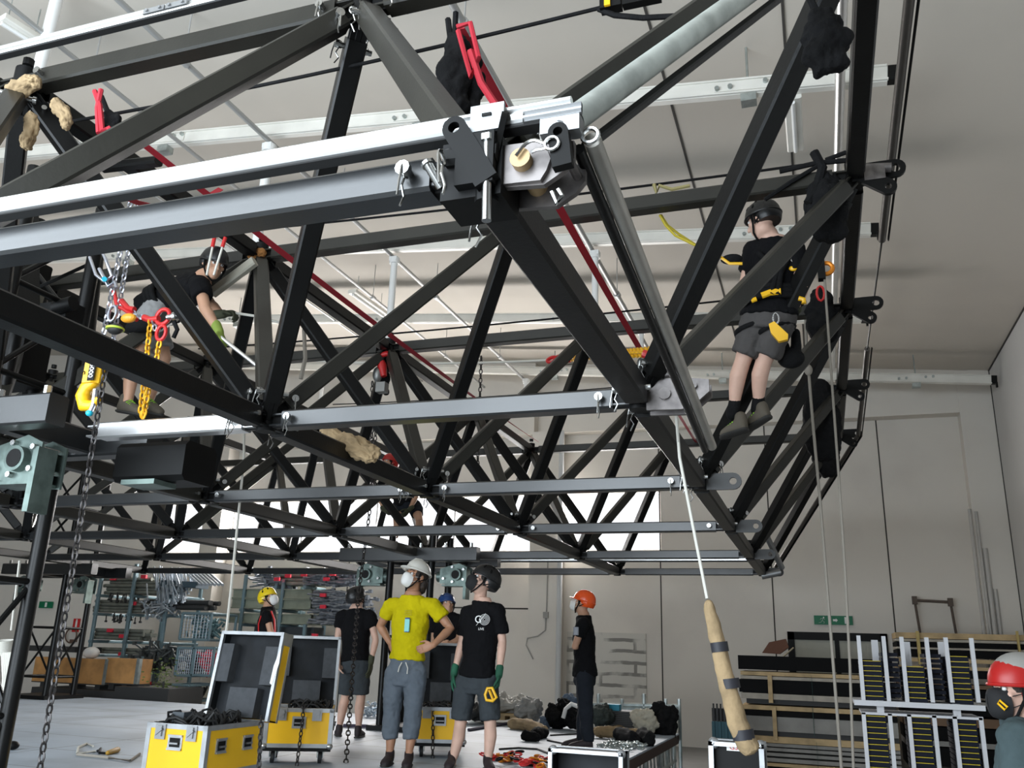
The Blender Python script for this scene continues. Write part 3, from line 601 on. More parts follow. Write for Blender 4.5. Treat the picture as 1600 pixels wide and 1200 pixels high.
MB().ring(c + V((.02, 0, 0)), V((1, 0, 0)), V((0, 0, 1)), .05, .02, 18, 8).build('wheel', mat('orange_anodised', (.75, .25, .02), .4, .5), s); MB().box(c + V((-.02, 0, .0)), (.06, .08, .2)).build('cheek', steel2, s); MB().ring(c + V((-.0, 0, .2)), V((1, 0, 0)), V((0, 0, 1)), .03, .012, 12, 6, 1, 2.2).ring(c + V((-.04, 0, -.22)), V((1, 0, 0)), V((0, 0, 1)), .03, .01, 12, 6, 1, 2.2).build('carabiner', redp, s); MB().path([c + V((0, 0, .25)), aY(1310, 375, 7.3)], .012, 6).build('sling', blackcloth, s)
cord([aY(382, 640, 6.5), aY(381, 720, 6.5), aY(371, 820, 6.5), aY(360, 930, 6.5), aY(352, 1000, 6.5)], .012, rope_w, 'hanging_rope', 'pale thin rope hanging in front of the white pillar on the left')
cord([aY(x, y, 6.2) for x, y in ((475, 515), (477, 560), (470, 592))], .02, rope_g, 'rope_end', 'short dangling rope end under the brown rag in the middle')
cord(sag(aY(455, 562, 9.2), aY(870, 562, 9.2), .05), .014, rope_w, 'hauling_rope', 'white rope stretched level from the red hoist to the red shackles')
# ---------------------------------------------------------------- chains and hoists
chm = mat('dark_hoist_chain', (.07, .065, .065), .38, .85); chz = mat('zinc_hoist_chain', (.55, .56, .62), .3, .95); chy = mat('yellow_chain', (.75, .38, .01), .4, .3)
def chain(pts, R_, r, m, label, name='hoist_chain'): return one(MB().chain(pts, R_, r), name, m, label, 'chain')
chain([aY(168, 555, 3.6), aY(60, 1215, 3.6)], .017, .0055, chm, 'long dark load chain hanging from the yellow hook block on the left to the deck')
chain([aY(205, 310, 4.0), aY(150, 580, 4.0)], .017, .0065, chz, 'shiny chain left of the pair running down beside the yellow hook block')
chain([aY(215, 310, 4.1), aY(172, 560, 4.1)], .017, .0065, chz, 'shiny chain right of the pair above the yellow hook block')
chain([aY(588, 650, 9.3), aY(583, 760, 9.3), aY(560, 930, 9.3), aY(540, 1200, 7.6)], .022, .007, chm, 'long dark load chain hanging in front of the man seen from behind')
chain([aY(582, 600, 9.35), aY(580, 780, 9.35)], .026, .008, chm, 'short second chain fall of the red hoist beside the canvas bundle')
chain([aY(752, 560, 12.0), aY(746, 735, 12.0)], .028, .009, chm, 'far dark chain hanging right of the middle under the third row')
s = thing('hook_block', 'yellow chain hoist hook block with the dark load chain at the left', 'hoist', aY(145, 635, 3.6))
c = aY(148, 578, 3.6); mb = MB(); mb.bar(c + V((0, 0, .085)), c + V((0, 0, -.085)), .12, .09, (0, 1, 0), .03); mb.build('block_body', yel, s, 40)
mb = MB(); h = aY(143, 618, 3.6); mb.path([h + V((.0, 0, .11)), h + V((.005, 0, .075)), h + V((-.045, 0, .05)), h + V((-.06, 0, 0)), h + V((-.035, 0, -.055)), h + V((.02, 0, -.06)), h + V((.055, 0, -.02))], [.035, .03, .036, .04, .038, .03, .016], 12); mb.build('hook', yel, s, 60)
mb = MB(); mb.path([h + V((.03, -.01, .03)), h + V((.035, -.01, -.06)), h + V((.02, -.01, -.10))], .014, 8); mb.build('safety_latch', chz, s); MB().ell(h + V((.02, -.012, -.105)), (.02, .02, .018)).build('latch_bolt', mat('cyan_plastic', (.02, .45, .6), .4), s)
MB().box(c + V((.03, -.047, -.015)), (.045, .004, .125)).build('load_plate', steel2, s, 0)
text('load_mark', '5000', c + V((.03, -.051, -.022)), (PI / 2, PI / 2, 0), .042, white, s); text('load_mark', 'C', c + V((-.028, -.050, -.03)), (PI / 2, PI / 2, 0), .036, steel2, s)
# shackles, red chain grab and yellow chain left of the bent climber
s = thing('chain_sling', 'red lever chain tensioner with doubled yellow chain before the bent climber', 'hoist', aY(245, 560, 4.1))
Yc = 4.1
mb = MB(); c = aY(255, 495, Yc); mb.ring(c, V((1, 0, 0)), V((0, 0, 1)), .05, .014, 18, 8); mb.ring(aY(252, 520, Yc), V((1, 0, 0)), V((0, 0, 1)), .035, .012, 14, 8, 1, 1.4); mb.path([aY(x, y, Yc) for x, y in ((225, 496), (235, 500), (248, 498))], .022, 8); mb.path([aY(x, y, Yc) for x, y in ((178, 455), (184, 480), (192, 482), (204, 490), (214, 500))], .014, 8); mb.path([aY(x, y, Yc) for x, y in ((190, 470), (200, 482), (210, 484))], .02, 8); mb.build('tensioner_body', redp, s, 60)
MB().chain([aY(235, 503, Yc), aY(229, 560, Yc), aY(220, 640, Yc), aY(224, 652, Yc), aY(234, 600, Yc), aY(245, 560, Yc), aY(250, 530, Yc)], .017, .007, 10, 6).build('yellow_chain', chy, s)
MB().chain([aY(207, 488, Yc), aY(228, 498, Yc)], .017, .006).chain([aY(240, 503, Yc), aY(243, 520, Yc)], .016, .006).build('zinc_chain', chz, s)
mb = MB(); mb.tube(aY(262, 496, Yc - .02), aY(284, 492, Yc - .02), .018); mb.tube(aY(272, 495, Yc - .02), aY(276, 494, Yc - .02), .03); mb.build('pull_pin', chrome, s)
MB().path([aY(x, y, Yc) for x, y in ((272, 503), (277, 515), (271, 528))], .014, 6).build('latch_tail', blackcloth, s)
s = thing('shackle', 'zinc bow shackle with a cyan bolt holding the chain pair at the left', 'shackle', aY(165, 435, 3.95))
mb = MB(); mb.path([aY(x, y, 3.95) for x, y in ((140, 402), (150, 430), (163, 440), (175, 432), (165, 405), (160, 395))], .011, 8); mb.path([aY(x, y, 3.95) for x, y in ((155, 420), (170, 448), (180, 440), (182, 450))], .012, 8); mb.ring(aY(176, 490, 3.95), V((1, 0, 0)), V((0, 0, 1)), .03, .010, 14, 6, 1, 1.7); mb.build('bow', chz, s, 60)
MB().tube(aY(163, 436, 3.9), aY(163, 436, 4.0), .016).build('bolt', mat('cyan_plastic', (.02, .45, .6)), s)
s = thing('tape_reel', 'black tool lanyard with a lime green band hanging below the shackle at the left', 'tool', aY(180, 515, 3.95)); c = aY(180, 514, 3.95)
MB().ell(c, (.055, .04, .035)).build('tool_body', blackrub, s); MB().tube(c + V((0, 0, -.006)), c + V((0, 0, .006)), .055, None, 18).build('lime_band', mat('lime_green', (.45, .6, .05), .5), s); MB().ell(aY(201, 497, 3.95), (.055, .03, .03)).build('orange_grip', mat('orange_plastic', (.7, .3, .02), .4), s, 0)
s = thing('chain_shackles', 'red lifting shackles and a yellow chain stretched behind the blue-black chord to the node', 'chain', aY(900, 560, 9.0))
mb = MB()
for x in (862, 873, 884, 893): mb.ring(aY(x, 562 - (x % 2) * 2, 9.0), V((1, 0, .2)), V((0, .5, 1)).normalized(), .045, .02, 12, 6, 1.2, .8)
mb.build('red_shackle', redp, s, 60); MB().chain([aY(890, 561, 9.0), aY(935, 555, 7.5), aY(1015, 550, 5.0), aY(1020, 565, 4.6)], .03, .011, 10, 6).build('yellow_chain', chy, s); m = MB(); m.path([aY(x, y, 4.8) for x, y in ((1005, 552), (1016, 556), (1024, 549))], .025, 8); m.build('red_clutch', redp, s)
s = thing('chain_hoist', 'small red and steel hand chain hoist hanging on the middle top node', 'hoist', aY(597, 590, 7.4))
m = MB().path([aY(x, y, 7.4) for x, y in ((592, 556), (597, 572), (600, 588))], [.03, .05, .03], 10); m.path([aY(x, y, 7.4) for x, y in ((592, 557), (605, 552), (612, 557))], .03, 8); m.build('red_sling', redp, s, 60); MB().box(aY(597, 606, 7.4), (.10, .09, .10)).ell(aY(590, 585, 7.4), (.05, .05, .08)).build('hoist_body', mat('dull_grey_hoist', (.35, .35, .34), .4, .7), s, 40)
# ---------------------------------------------------------------- mast towers with sleeve blocks
def leg_tube(m, x, y, z0, z1): m.tube((x, y, z0), (x, y, z1), .048, None, 14)
def tower(cx, cy, label, blocklabel, face, zb=2.86, z0=.6, topz=4.6):
    s = thing('mast_tower', label, 'tower', (cx, cy, z0)); h = .30
    for sx in (-1, 1):
        for sy in (-1, 1): leg_tube(lm := MB(), cx + sx * h, cy + sy * h, z0, topz); lm.build('leg', steel, s)
    br = MB(); z = z0 + .35; k = 0
    while z < 2.3:
        for a, b in (((-h, -h), (h, -h)), ((h, -h), (h, h)), ((h, h), (-h, h)), ((-h, h), (-h, -h))):
            p, q = V((cx + a[0], cy + a[1], z)), V((cx + b[0], cy + b[1], z)); br.tube(p, q, .02)
            if z < 1.6: br.tube(p, V((q.x, q.y, z + .8)), .018, None, 8)
            if z < 1.6 and topz > 90: br.tube(q, V((p.x, p.y, z + .8)), .018, None, 8)
        z += .8
    z = 3.2
    while z < topz - .3:
        for a, b in (((-h, -h), (h, -h)), ((h, -h), (h, h)), ((-h, h), (-h, -h))):
            p, q = V((cx + a[0], cy + a[1], z)), V((cx + b[0], cy + b[1], z)); br.tube(p, q, .02); br.tube(p, V((q.x, q.y, min(topz, z + .6))), .02, None, 8)
        z += .6
    br.build('bracing', steel, s)
    MB().box((cx, cy, z0 + .03), (.85, .85, .06)).build('base_plate', steel2, s, 0)
    t = thing('sleeve_block', blocklabel, 'bracket', (cx, cy, zb - .1))
    bb = MB()
    for sy in (-.4, .4): bb.bar((cx - 1.0, cy + sy, zb), (cx + 1.0, cy + sy, zb), .14, .18, None, .012)
    for sx in (-.5, .5): bb.bar((cx + sx, cy - .36, zb), (cx + sx, cy + .36, zb), .12, .16, None, .012)
    bb.build('beam_frame', chordm, t, 30)
    for k in range(6): x = cx - .9 + .36 * k; MB().tube((x, cy - .4, zb + .09), (x, cy - .4, zb + .15), .022, None, 6).build('bolt', chrome, t, 30)
    for sx in (-1, 1):
        c = V((cx + sx * .66, cy - .18, zb - .25)); pl = MB()
        for yy in (-.09, .09): pl.prism([(-.24, -.11), (.14, -.15), (.14, .10), (.02, .15), (-.24, .08)], (sx, 0, 0), (0, 0, 1), c + V((0, yy, 0)), ny, .014)
        pl.tube(c + V((0, -.15, .0)), c + V((0, .15, .0)), .075, None, 20); pl.tube(c + V((-.3 * sx, -.02, -.02)), c + V((-.05 * sx, -.02, -.02)), .07, None, 16)
        pl.box(c + V((.125 * sx, -.05, -.12)), (.04, .14, .38)); pl.box(c + V((-.05 * sx, 0, -.135)), (.32, .2, .02))
        o = pl.build('cast_bracket', zincg, t, 30); 
        for dx, dz in ((-.06, .10), (.10, .07), (.10, -.06), (-.05, -.09), (-.18, -.05)): MB().tube(c + V((dx * sx, -.13, dz)), c + V((dx * sx, .1, dz)), .018, None, 8).build('bolt', chrome, o, 30)
        MB().tube(c + V((0, -.153, 0)), c + V((0, .153, 0)), .055, None, 20).build('bore', steel2, o)
    return s
tower(-5.05, 4.08, 'black steel lattice mast at the left edge in front, under the large zinc bracket', 'grey sleeve frame with bolts and greenish zinc castings around the near left mast', 1, z0=0)
tower(-5.15, 11.05, 'black steel lattice mast standing behind the man in the yellow shirt', 'grey sleeve frame with zinc castings right above the white helmet', 1, 2.80, topz=3.1)
tower(-12.6, 12.3, 'far black lattice mast with crossed braces at the back left corner of the deck', 'far greenish sleeve frame above the fire sign on the left', 1, 2.72)
s = thing('hoist_case', 'big black hoist cover hanging under the bright zinc chord, right of the near left mast', 'case', (-4.0, 4.35, 2.5))
mb = MB(); a, b = aY(190, 694, 4.3), aY(288, 750, 4.3); mb.bar(((a.x), 4.42, (a.z + b.z) / 2), (b.x, 4.42, (a.z + b.z) / 2), .3, a.z - b.z, None, .03); mb.build('cover', steel2, s, 30)
MB().box(((a.x + b.x) / 2, 4.3, b.z - .02), (.25, .2, .03)).build('zinc_foot', zincg, s, 0)
# stuff high on the near left mast
mb = MB(); mb.bar(aY(20, 500, 4.2), aY(20, 330, 4.2), .25, .25); one(mb, 'mast_section', steel, 'dark mast section between the front rails at the left edge', 'mast')
for q, w_, lb in ((((150, 400), (130, 570)), .06, 'round black post standing left of the bent climber behind the shackle'), (((62, 470), (52, 640)), .06, 'shiny black post at the far left above the bolted sleeve frame')):
    a, b = aY(*q[0], 4.9), aY(*q[1], 4.9); one(MB().tube(a, b, w_, None, 16), 'mast_post', steel, lb, 'post')
one(MB().bar(aY(25, 465, 4.6), aY(145, 410, 4.6), .03, .03), 'mast_stay', steel, 'slanting dark stay at the left with a bright edge, leading up to the shackle', 'brace')
one(MB().bar(aY(60, 430, 4.7), aY(130, 520, 4.7), .035, .035), 'mast_stay', steel, 'thin dark stay at the left running down behind the yellow hook block', 'brace')
s = thing('motor_box', 'black electric motor box perched on the bottom chord at the left', 'motor', aY(105, 495, 4.3)); a = aY(100, 492, 4.3); MB().box(a, (.25, .2, .12)).build('motor_body', steel2, s, 0); MB().tube(a + V((.05, -.12, 0)), a + V((.2, -.12, .02)), .05).build('motor_end', steel2, s)
one(MB().bar(aY(64, 455, 4.5), aY(50, 500, 4.5), .10, .02), 'cream_panel', mat('cream_paint', (.36, .34, .28), .5), 'cream coloured plate tilted between the posts at the left', 'plate')
one(MB().bar(aY(332, 458, 4.95), aY(398, 408, 4.95), .06, .075), 'cream_beam', mat('cream_paint', (.36, .34, .28), .5), 'cream painted beam slanting under the left climber\'s chin', 'beam')
for k, (x, y) in enumerate(((335, 372), (352, 372))): 
    a, b = aY(x, y, 4.4), aY(x - 12 - 6 * k, 430, 4.4); m = MB().tube(a, b, .008); one(m, 'lever_rod', rope_w, ('first', 'second')[k] + ' thin pale rod with a red grip crossing in front of the left climber\'s face', 'rod'); one(MB().tube(a + V((0, 0, .005)), a.lerp(b, .25) + V((0, -.001, 0)), .013), 'red_grip', redp, ('left', 'right')[k] + ' red grip of the two rods above the left climber', 'grip')
one(MB().box(aY(22, 565, 4.75), (.42, .25, .42)), 'dark_mast_block', steel2, 'black winch block added behind the bolted sleeve frame at the left edge', 'filler', None, 0)  # added dark block, stands in for the mast truss in the black area
one(MB().bar(aY(-30, 445, 4.8), aY(60, 440, 4.8), .2, .32), 'dark_added_panel', steel2, 'added dark panel between the posts under the long front chord at the left edge', 'cover', None, 30)  # added panel that darkens the gap between the posts
# loose corner brace sticking out under the front rail at the left
one(MB().bar(aY(160, 262, 3.6), aY(248, 252, 3.6), .07, .05), 'bracket_arm', steel, 'short black bracket arm behind the front rail under a red strap', 'bracket')
# ================================================================ PEOPLE
skin_a = mat('skin_tanned', (.40, .20, .115), .55, 0, .10, 9, .05, 120)
skin_b = mat('skin_pale', (.62, .39, .30), .55, 0, .08, 9, .05, 120)
skin_c = mat('skin_medium', (.50, .28, .18), .55, 0, .08, 9, .05, 120)
hair_m = mat('dark_hair', (.022, .014, .010), .7, 0, .4, 40, .5, 90)
def fabric(name, c): return mat(name, c, .9, 0, .08, 8, .25, 30, .15)
f_black = fabric('black_tshirt', (.005, .005, .006)); f_yel = fabric('yellow_tshirt', (.50, .42, .004)); f_blue = fabric('grey_blue_trousers', (.115, .135, .16)); f_short = fabric('charcoal_shorts', (.045, .052, .058)); f_grey = fabric('grey_shorts', (.075, .07, .068)); f_lgrey = fabric('light_grey_shorts', (.27, .27, .27)); f_dark = fabric('dark_trousers', (.015, .018, .024)); f_teal = fabric('grey_teal_sweatshirt', (.06, .085, .09))
shoe_d = mat('dark_shoe', (.02, .012, .014), .7); shoe_g = mat('olive_trail_shoe', (.09, .075, .055), .8); sole_m = mat('rubber_sole', (.03, .028, .025), .8)
def remesh(o, vox, sm=4):
    m = o.modifiers.new('r', 'REMESH'); m.mode = 'VOXEL'; m.voxel_size = vox; m.use_smooth_shade = True
    if sm: k = o.modifiers.new('k', 'SMOOTH'); k.factor = .5; k.iterations = sm
def orient(yaw, pitch=0, roll=0):
    """columns right, forward, up; yaw 0 looks at the camera side (-Y), positive turns to picture right"""
    return M.Rotation(PI + yaw * PI / 180, 3, 'Z') @ M.Rotation(math.radians(pitch), 3, 'X') @ M.Rotation(math.radians(roll), 3, 'Y')
def hand(mb, wrist, d, pn, thumb, curl=.35, s=1.0, spread=.10):
    """palm and five fingers; d along the hand, pn palm normal (fingers bend toward it), thumb = side direction"""
    d, pn = d.normalized(), pn.normalized(); pn = (pn - d * pn.dot(d)).normalized(); sd = d.cross(pn).normalized()
    if sd.dot(thumb) < 0: sd = -sd
    mb.loft([(wrist - d * .02 * s, sd, pn, .026 * s, .020 * s), (wrist + d * .015 * s, sd, pn, .030 * s, .019 * s), (wrist + d * .055 * s, sd, pn, .041 * s, .017 * s), (wrist + d * .095 * s, sd, pn, .041 * s, .014 * s), (wrist + d * .102 * s, sd, pn, .034 * s, .010 * s)], 14)
    for k, (off, L) in enumerate(((.030, .074), (.010, .084), (-.010, .078), (-.029, .060))):
        p = wrist + d * .088 * s + sd * off * s; a = curl * (1 + .12 * k); pts = [p]; dd = (d + sd * (off * spread * 12)).normalized()
        for i, f in enumerate((.45, .32, .23)):
            an = a * (i + 1) * .8; v = dd * math.cos(an) + pn * math.sin(an); pts.append(pts[-1] + v * L * f * s)
        mb.limb(pts, [.0095 * s, .0092 * s, .0085 * s, .0072 * s], 8)
    p = wrist + d * .03 * s + sd * .030 * s; v1 = (d * .75 + sd * .65 + pn * .25).normalized(); v2 = (d * .95 + sd * .15 + pn * .45).normalized()
    mb.limb([p, p + v1 * .042 * s, p + v1 * .042 * s + v2 * .034 * s, p + v1 * .042 * s + v2 * .058 * s], [.014 * s, .0115 * s, .010 * s, .008 * s], 8)
def shoe(p_heel, p_toe, up, m, par, name='shoe', s=1.0, lace=None):
    d = p_toe - p_heel; L = d.length; d = d / L; up = V(up); up = (up - d * up.dot(d)).normalized(); sd = d.cross(up)
    mb = MB(); secs = []
    for t, wv, hv, z in ((0, .026, .03, .035), (.08, .036, .05, .05), (.3, .038, .052, .055), (.5, .042, .042, .045), (.72, .048, .034, .036), (.9, .042, .027, .028), (1.0, .02, .016, .02)):
        secs.append((p_heel + d * L * t + up * z * s, sd, up, wv * s, hv * s))
    mb.loft(secs, 16); mb.limb([p_heel + d * L * .18 + up * .06, p_heel + d * L * .17 + up * .105], [.044 * s, .043 * s], 14)
    o = mb.build(name, m, par, 60); remesh(o, .010, 3)
    so = MB(); secs = [(p_heel + d * L * t + up * .008, sd, up, wv * s, .013) for t, wv in ((-.02, .02), (.05, .038), (.3, .042), (.6, .048), (.85, .046), (1.0, .025), (1.03, .012))]
    so.loft(secs, 14); so.build('sole', sole_m, o, 60)
    if lace:
        lm = MB()
        for t in (.42, .5, .58, .66): c = p_heel + d * L * t; lm.path([c - sd * .035 + up * (.075 - .02 * (t - .42) * 4), c + up * (.098 - .03 * (t - .42) * 4), c + sd * .035 + up * (.075 - .02 * (t - .42) * 4)], .005, 5)
        lm.build('laces', lace, o)
    return o
def person(label, J, head, yaw, pitch, body, skin, shirt, pants, pleg, shoes, vox=.012, hands=(), sleeve=.5, roll=0, helmet=None, mask=None, fat=1.0, hands_on=True, chest=None, shirt_hem=.08, rest=None, hairlong=0, legs=True, shoem=shoe_d, lace=None, bandm=None, hs=1.06, wt=.28):
    """J: joints in the hall (neck, shA, shB, elA, elB, wrA, wrB, hipA, hipB, knA, knB, anA, anB, toA, toB); head = centre"""
    base = V(rest) if rest is not None else V((J['hipA'].x, J['hipA'].y, min(p.z for p in J.values())))
    R = thing('person', label, 'person', base)
    shA, shB, hA, hB = J['shA'], J['shB'], J['hipA'], J['hipB']
    mh, ms = (hA + hB) / 2, (shA + shB) / 2; up = (ms - mh).normalized(); u1 = (shB - shA).normalized(); u0 = (hB - hA).normalized()
    fw = orient(body).col[1]
    def fr(t):
        u = u0.lerp(u1, t); u = (u - up * u.dot(up)).normalized(); return u, u.cross(up)
    sw = (shB - shA).length / 2; neck = J['neck']
    tors = [(-.10, .155, .115), (0, .168, .120), (.14, .155, .112), (.32, .142, .103), (.52, .158, .115), (.72, .172, .122), (.88, .165, .108), (.98, sw * .86, .086), (1.06, sw * .58, .080), (1.13, .098, .076), (1.20, .074, .068)]
    def torso(mb, inf, t0=-.2, t1=1.2, wf=None):
        secs = []; ts = sorted(set([max(t0, -.1)] + [t for t, a, b in tors if t0 < t <= t1]))
        for t in ts:
            k = max(0, min(len(tors) - 2, next((i - 1 for i in range(1, len(tors)) if tors[i][0] >= t), len(tors) - 2))); q = (t - tors[k][0]) / (tors[k + 1][0] - tors[k][0])
            a, b = [tors[k][i] * (1 - q) + tors[k + 1][i] * q for i in (1, 2)]
            u, v = fr(t); e = inf if not wf else inf + wf(t); secs.append((mh.lerp(ms, t), u, v, a * fat + e, b * fat + e))
        mb.loft(secs, 24)
    # ---- one continuous body
    b = MB(); torso(b, 0)
    for S in 'AB':
        sh, el, wr = J['sh' + S], J['el' + S], J['wr' + S]
        b.limb([sh.lerp(ms, .18), sh, sh.lerp(el, .35), sh.lerp(el, .8), el, el.lerp(wr, .25), el.lerp(wr, .7), wr], [.060, .058, .050 * fat, .042, .040, .042, .032, .027], 14)
        if legs:
            hp, kn, an = J['hip' + S], J['kn' + S], J['an' + S]; bk = -fw * .018
            b.limb([hp, hp.lerp(kn, .3), hp.lerp(kn, .75), kn, kn.lerp(an, .3) + bk, kn.lerp(an, .6) + bk * .6, kn.lerp(an, .88), an], [.088, .082, .062, .055, .058, .048, .036, .036], 14)
    b.limb([ms + V((0, 0, .0)), neck, head - orient(yaw, pitch).col[2] * .06], [.075, .062, .058], 14)
    H = orient(yaw, pitch, roll); hh = lambda x, y, z: head + H @ V((x, y, z)) * hs
    sR = lambda *r: tuple(x * hs for x in r)
    b.ell(hh(0, -.012, .035), sR(.076, .096, .088), H); b.ell(hh(0, .022, -.03), sR(.060, .070, .088), H); b.ell(hh(0, .050, -.085), sR(.034, .034, .030), H)
    b.limb([hh(0, .085, .022), hh(0, .098, .0), hh(0, .112, -.024)], sR(.010, .012, .015), 10); b.ell(hh(0, .078, .036), sR(.052, .020, .013), H); b.ell(hh(0, .086, -.056), sR(.024, .011, .009), H); b.ell(hh(0, .085, -.066), sR(.021, .011, .007), H)
    for s in (-1, 1): b.ell(hh(s * .078, -.012, -.008), sR(.010, .022, .034), H); b.ell(hh(s * .046, .066, -.014), sR(.02, .018, .016), H)
    for (S, pn, th, curl, gl) in hands:
        if gl is None: hand(b, J['wr' + S], J['hd' + S] - J['wr' + S], V(pn), V(th), curl)
    bo = b.build('body', skin, R, 60); remesh(bo, vox, 3)
    for (S, pn, th, curl, gl) in hands:
        if gl is not None:
            g = MB(); d = (J['hd' + S] - J['wr' + S]); hand(g, J['wr' + S] + d.normalized() * .01, d, V(pn), V(th), curl, 1.12); g.limb([J['wr' + S] - d.normalized() * .05, J['wr' + S] + d.normalized() * .02], [.037, .034], 12); go = g.build('glove', gl, R, 60); remesh(go, .007, 2)
    # ---- eyes
    ey = MB(); ir = MB()
    for s in (-1, 1): ey.ell(hh(s * .031, .078, .014), sR(.015, .012, .011), H, 10, 6); ir.ell(hh(s * .031, .0885, .015), sR(.006, .003, .006), H, 8, 5)
    e = ey.build('eyes', mat('eye_white', (.7, .68, .66), .3), R); ir.build('iris', mat('eye_dark', (.03, .02, .015), .3), e)
    br = MB()
    for s in (-1, 1): br.limb([hh(s * .014, .094, .036), hh(s * .034, .092, .041), hh(s * .052, .076, .036)], [.0045, .005, .003], 6)
    br.build('eyebrows', hair_m, R)
    # ---- hair
    hm = MB(); hm.ell(hh(0, -.020, .030), sR(.083, .098, .093), H, 18, 10, -.55 if hairlong else -.35, 1)
    if hairlong: hm.limb([hh(0, -.09, -.02), hh(.02, -.10, -.08), hh(.03, -.085, -.12)], [.05, .05, .03], 12); hm.limb([hh(-.06, -.05, -.01), hh(-.068, -.05, -.07)], [.03, .025], 10)
    for s in (-1, 1): hm.limb([hh(s * .074, .02, .03), hh(s * .073, .022, -.02)], [.012, .006], 8)
    ho = hm.build('hair', hair_m, R, 60)
    # ---- shirt
    if shirt is not None:
        s_ = MB(); torso(s_, .016, shirt_hem, 1.15, lambda t: .022 * max(0, .5 - t) * 2)
        for S in 'AB':
            sh, el = J['sh' + S], J['el' + S]; e = sh.lerp(el, sleeve); d = (e - sh).normalized(); u, v = s_.frame(d)
            s_.limb([sh.lerp(ms, .3), sh - V((0, 0, .008))], [.070, .068], 16)
            s_.loft([(sh - d * .0, u, v, .068, .068), (sh.lerp(e, .5), u, v, .069, .070), (e - d * .01, u, v, .070, .073), (e, u, v, .066, .068)], 18)
        so = s_.build('tshirt', shirt, R, 60); remesh(so, max(vox, .009), 3); _disp(so, .026, .10, .38); _disp(so, .010, .035, .3)
        cl = MB(); c = neck.lerp(ms, .62); cl.ring(c + fw * .012, fr(1)[0], (fw - V((0, 0, .45))).normalized(), .073, .010, 22, 8); cl.build('collar', shirt, so, 60)
    # ---- trousers
    if pants is not None and legs:
        t_ = MB(); secs = []
        for t, a, b2 in ((-.14, .150, .118), (-.05, .172, .130), (.02, .176, .128), (.12, .166, .122), (wt, .166 - (wt - .12) * .09, .122 - (wt - .12) * .06)):
            u, v = fr(0); secs.append((mh.lerp(ms, t), u, v, a * fat + .006, b2 * fat + .006))
        t_.loft(secs, 24)
        for S in 'AB': t_.ell(J['hip' + S], (.103, .106, .112) if wt > .2 else (.098, .096, .10))
        for S in 'AB':
            hp, kn, an = J['hip' + S], J['kn' + S], J['an' + S]
            if pleg <= 1: P = [hp, hp.lerp(kn, .3), hp.lerp(kn, .65 * pleg), hp.lerp(kn, pleg)]; r = [.102, .100, .093, .092]
            else: P = [hp, hp.lerp(kn, .4), hp.lerp(kn, .95), kn.lerp(an, .12), kn.lerp(an, (pleg - 1) * .6), kn.lerp(an, pleg - 1)]; r = [.102, .098, .078, .077, .078, .066 if pleg < 1.9 else .060]
            t_.path(P, r, 18)
        to = t_.build('shorts' if pleg <= 1 else 'trousers', pants, R, 60); remesh(to, max(vox, .009), 3); _disp(to, .03, .12, .42); _disp(to, .010, .04, .35)
    # ---- shoes
    if shoes and legs:
        for S in 'AB':
            an, to_ = J['an' + S], J['to' + S]; d = (to_ - an); d2 = V((d.x, d.y, 0)).normalized() if shoes == 'flat' else d.normalized()
            if shoes == 'flat': hl = V((an.x, an.y, base.z)) - d2 * .055; shoe(hl, hl + d2 * .28, (0, 0, 1), shoem, R, 'shoe', 1, lace)
            else: n = (an - to_); shoe(J['he' + S], to_, J['he' + S] * 0 + (an - (J['he' + S] + to_) / 2), shoem, R, 'shoe', 1, lace)
    # ---- helmet, mask
    if helmet:
        kind, hmat = helmet; k = MB()
        if kind == 'hard': k.ell(hh(0, -.005, .052), sR(.104, .128, .112), H, 24, 8, 0, 1); k.path([hh(0, -.005, .055) + H @ V((.108 * math.cos(a), (.130 + .03 * max(0, math.sin(a))) * math.sin(a), -.006)) * hs for a in [2 * PI * i / 28 for i in range(28)]], .009, 8, True); k.ell(hh(0, .135, .05), sR(.07, .045, .008), H, 14, 5); k.path([hh(0, .11, .10), hh(0, .06, .155), hh(0, 0, .170), hh(0, -.06, .155), hh(0, -.11, .1)], .012, 8)
        else:
            k.ell(hh(0, -.012, .040), sR(.100, .126, .108), H, 24, 9, -.12, 1)
            k.ell(hh(0, -.045, .02), sR(.099, .095, .105), H, 22, 8, -.55, .6)
            k.path([hh(0, -.012, .035) + H @ V((.101 * math.cos(a), .127 * math.sin(a), -.012 + .008 * math.sin(a))) * hs for a in [2 * PI * i / 28 for i in range(28)]], .008, 8, True)
            if kind == 'peak': k.ell(hh(0, .125, .03), sR(.062, .04, .007), H, 14, 5)
        ko = k.build('helmet', hmat, R, 40)
        if kind == 'climb' and hmat is not h_red:
            vt = MB()
            for s in (-1, 1):
                for dv in ((.55, .55, .62), (.62, -.05, .78), (.55, -.6, .6), (.9, .1, .40)):
                    n_ = V((dv[0] * s, dv[1], dv[2])).normalized(); q = V((n_.x * .100, n_.y * .126, n_.z * .108)) * hs
                    vt.ell(hh(0, -.012, .040) + H @ q, sR(.011, .021, .004), H @ n_.to_track_quat('Z', 'Y').to_matrix(), 10, 5)
            vt.build('vents', steel2, ko, 60)
        stp = MB()
        for s in (-1, 1): stp.path([hh(s * .090, .03, .03), hh(s * .082, .03, -.03), hh(s * .055, .055, -.09), hh(0, .065, -.122)], .007, 6); stp.path([hh(s * .090, -.06, .01), hh(s * .082, .02, -.045)], .006, 6)
        stp.build('chin_strap', blackcloth, ko)
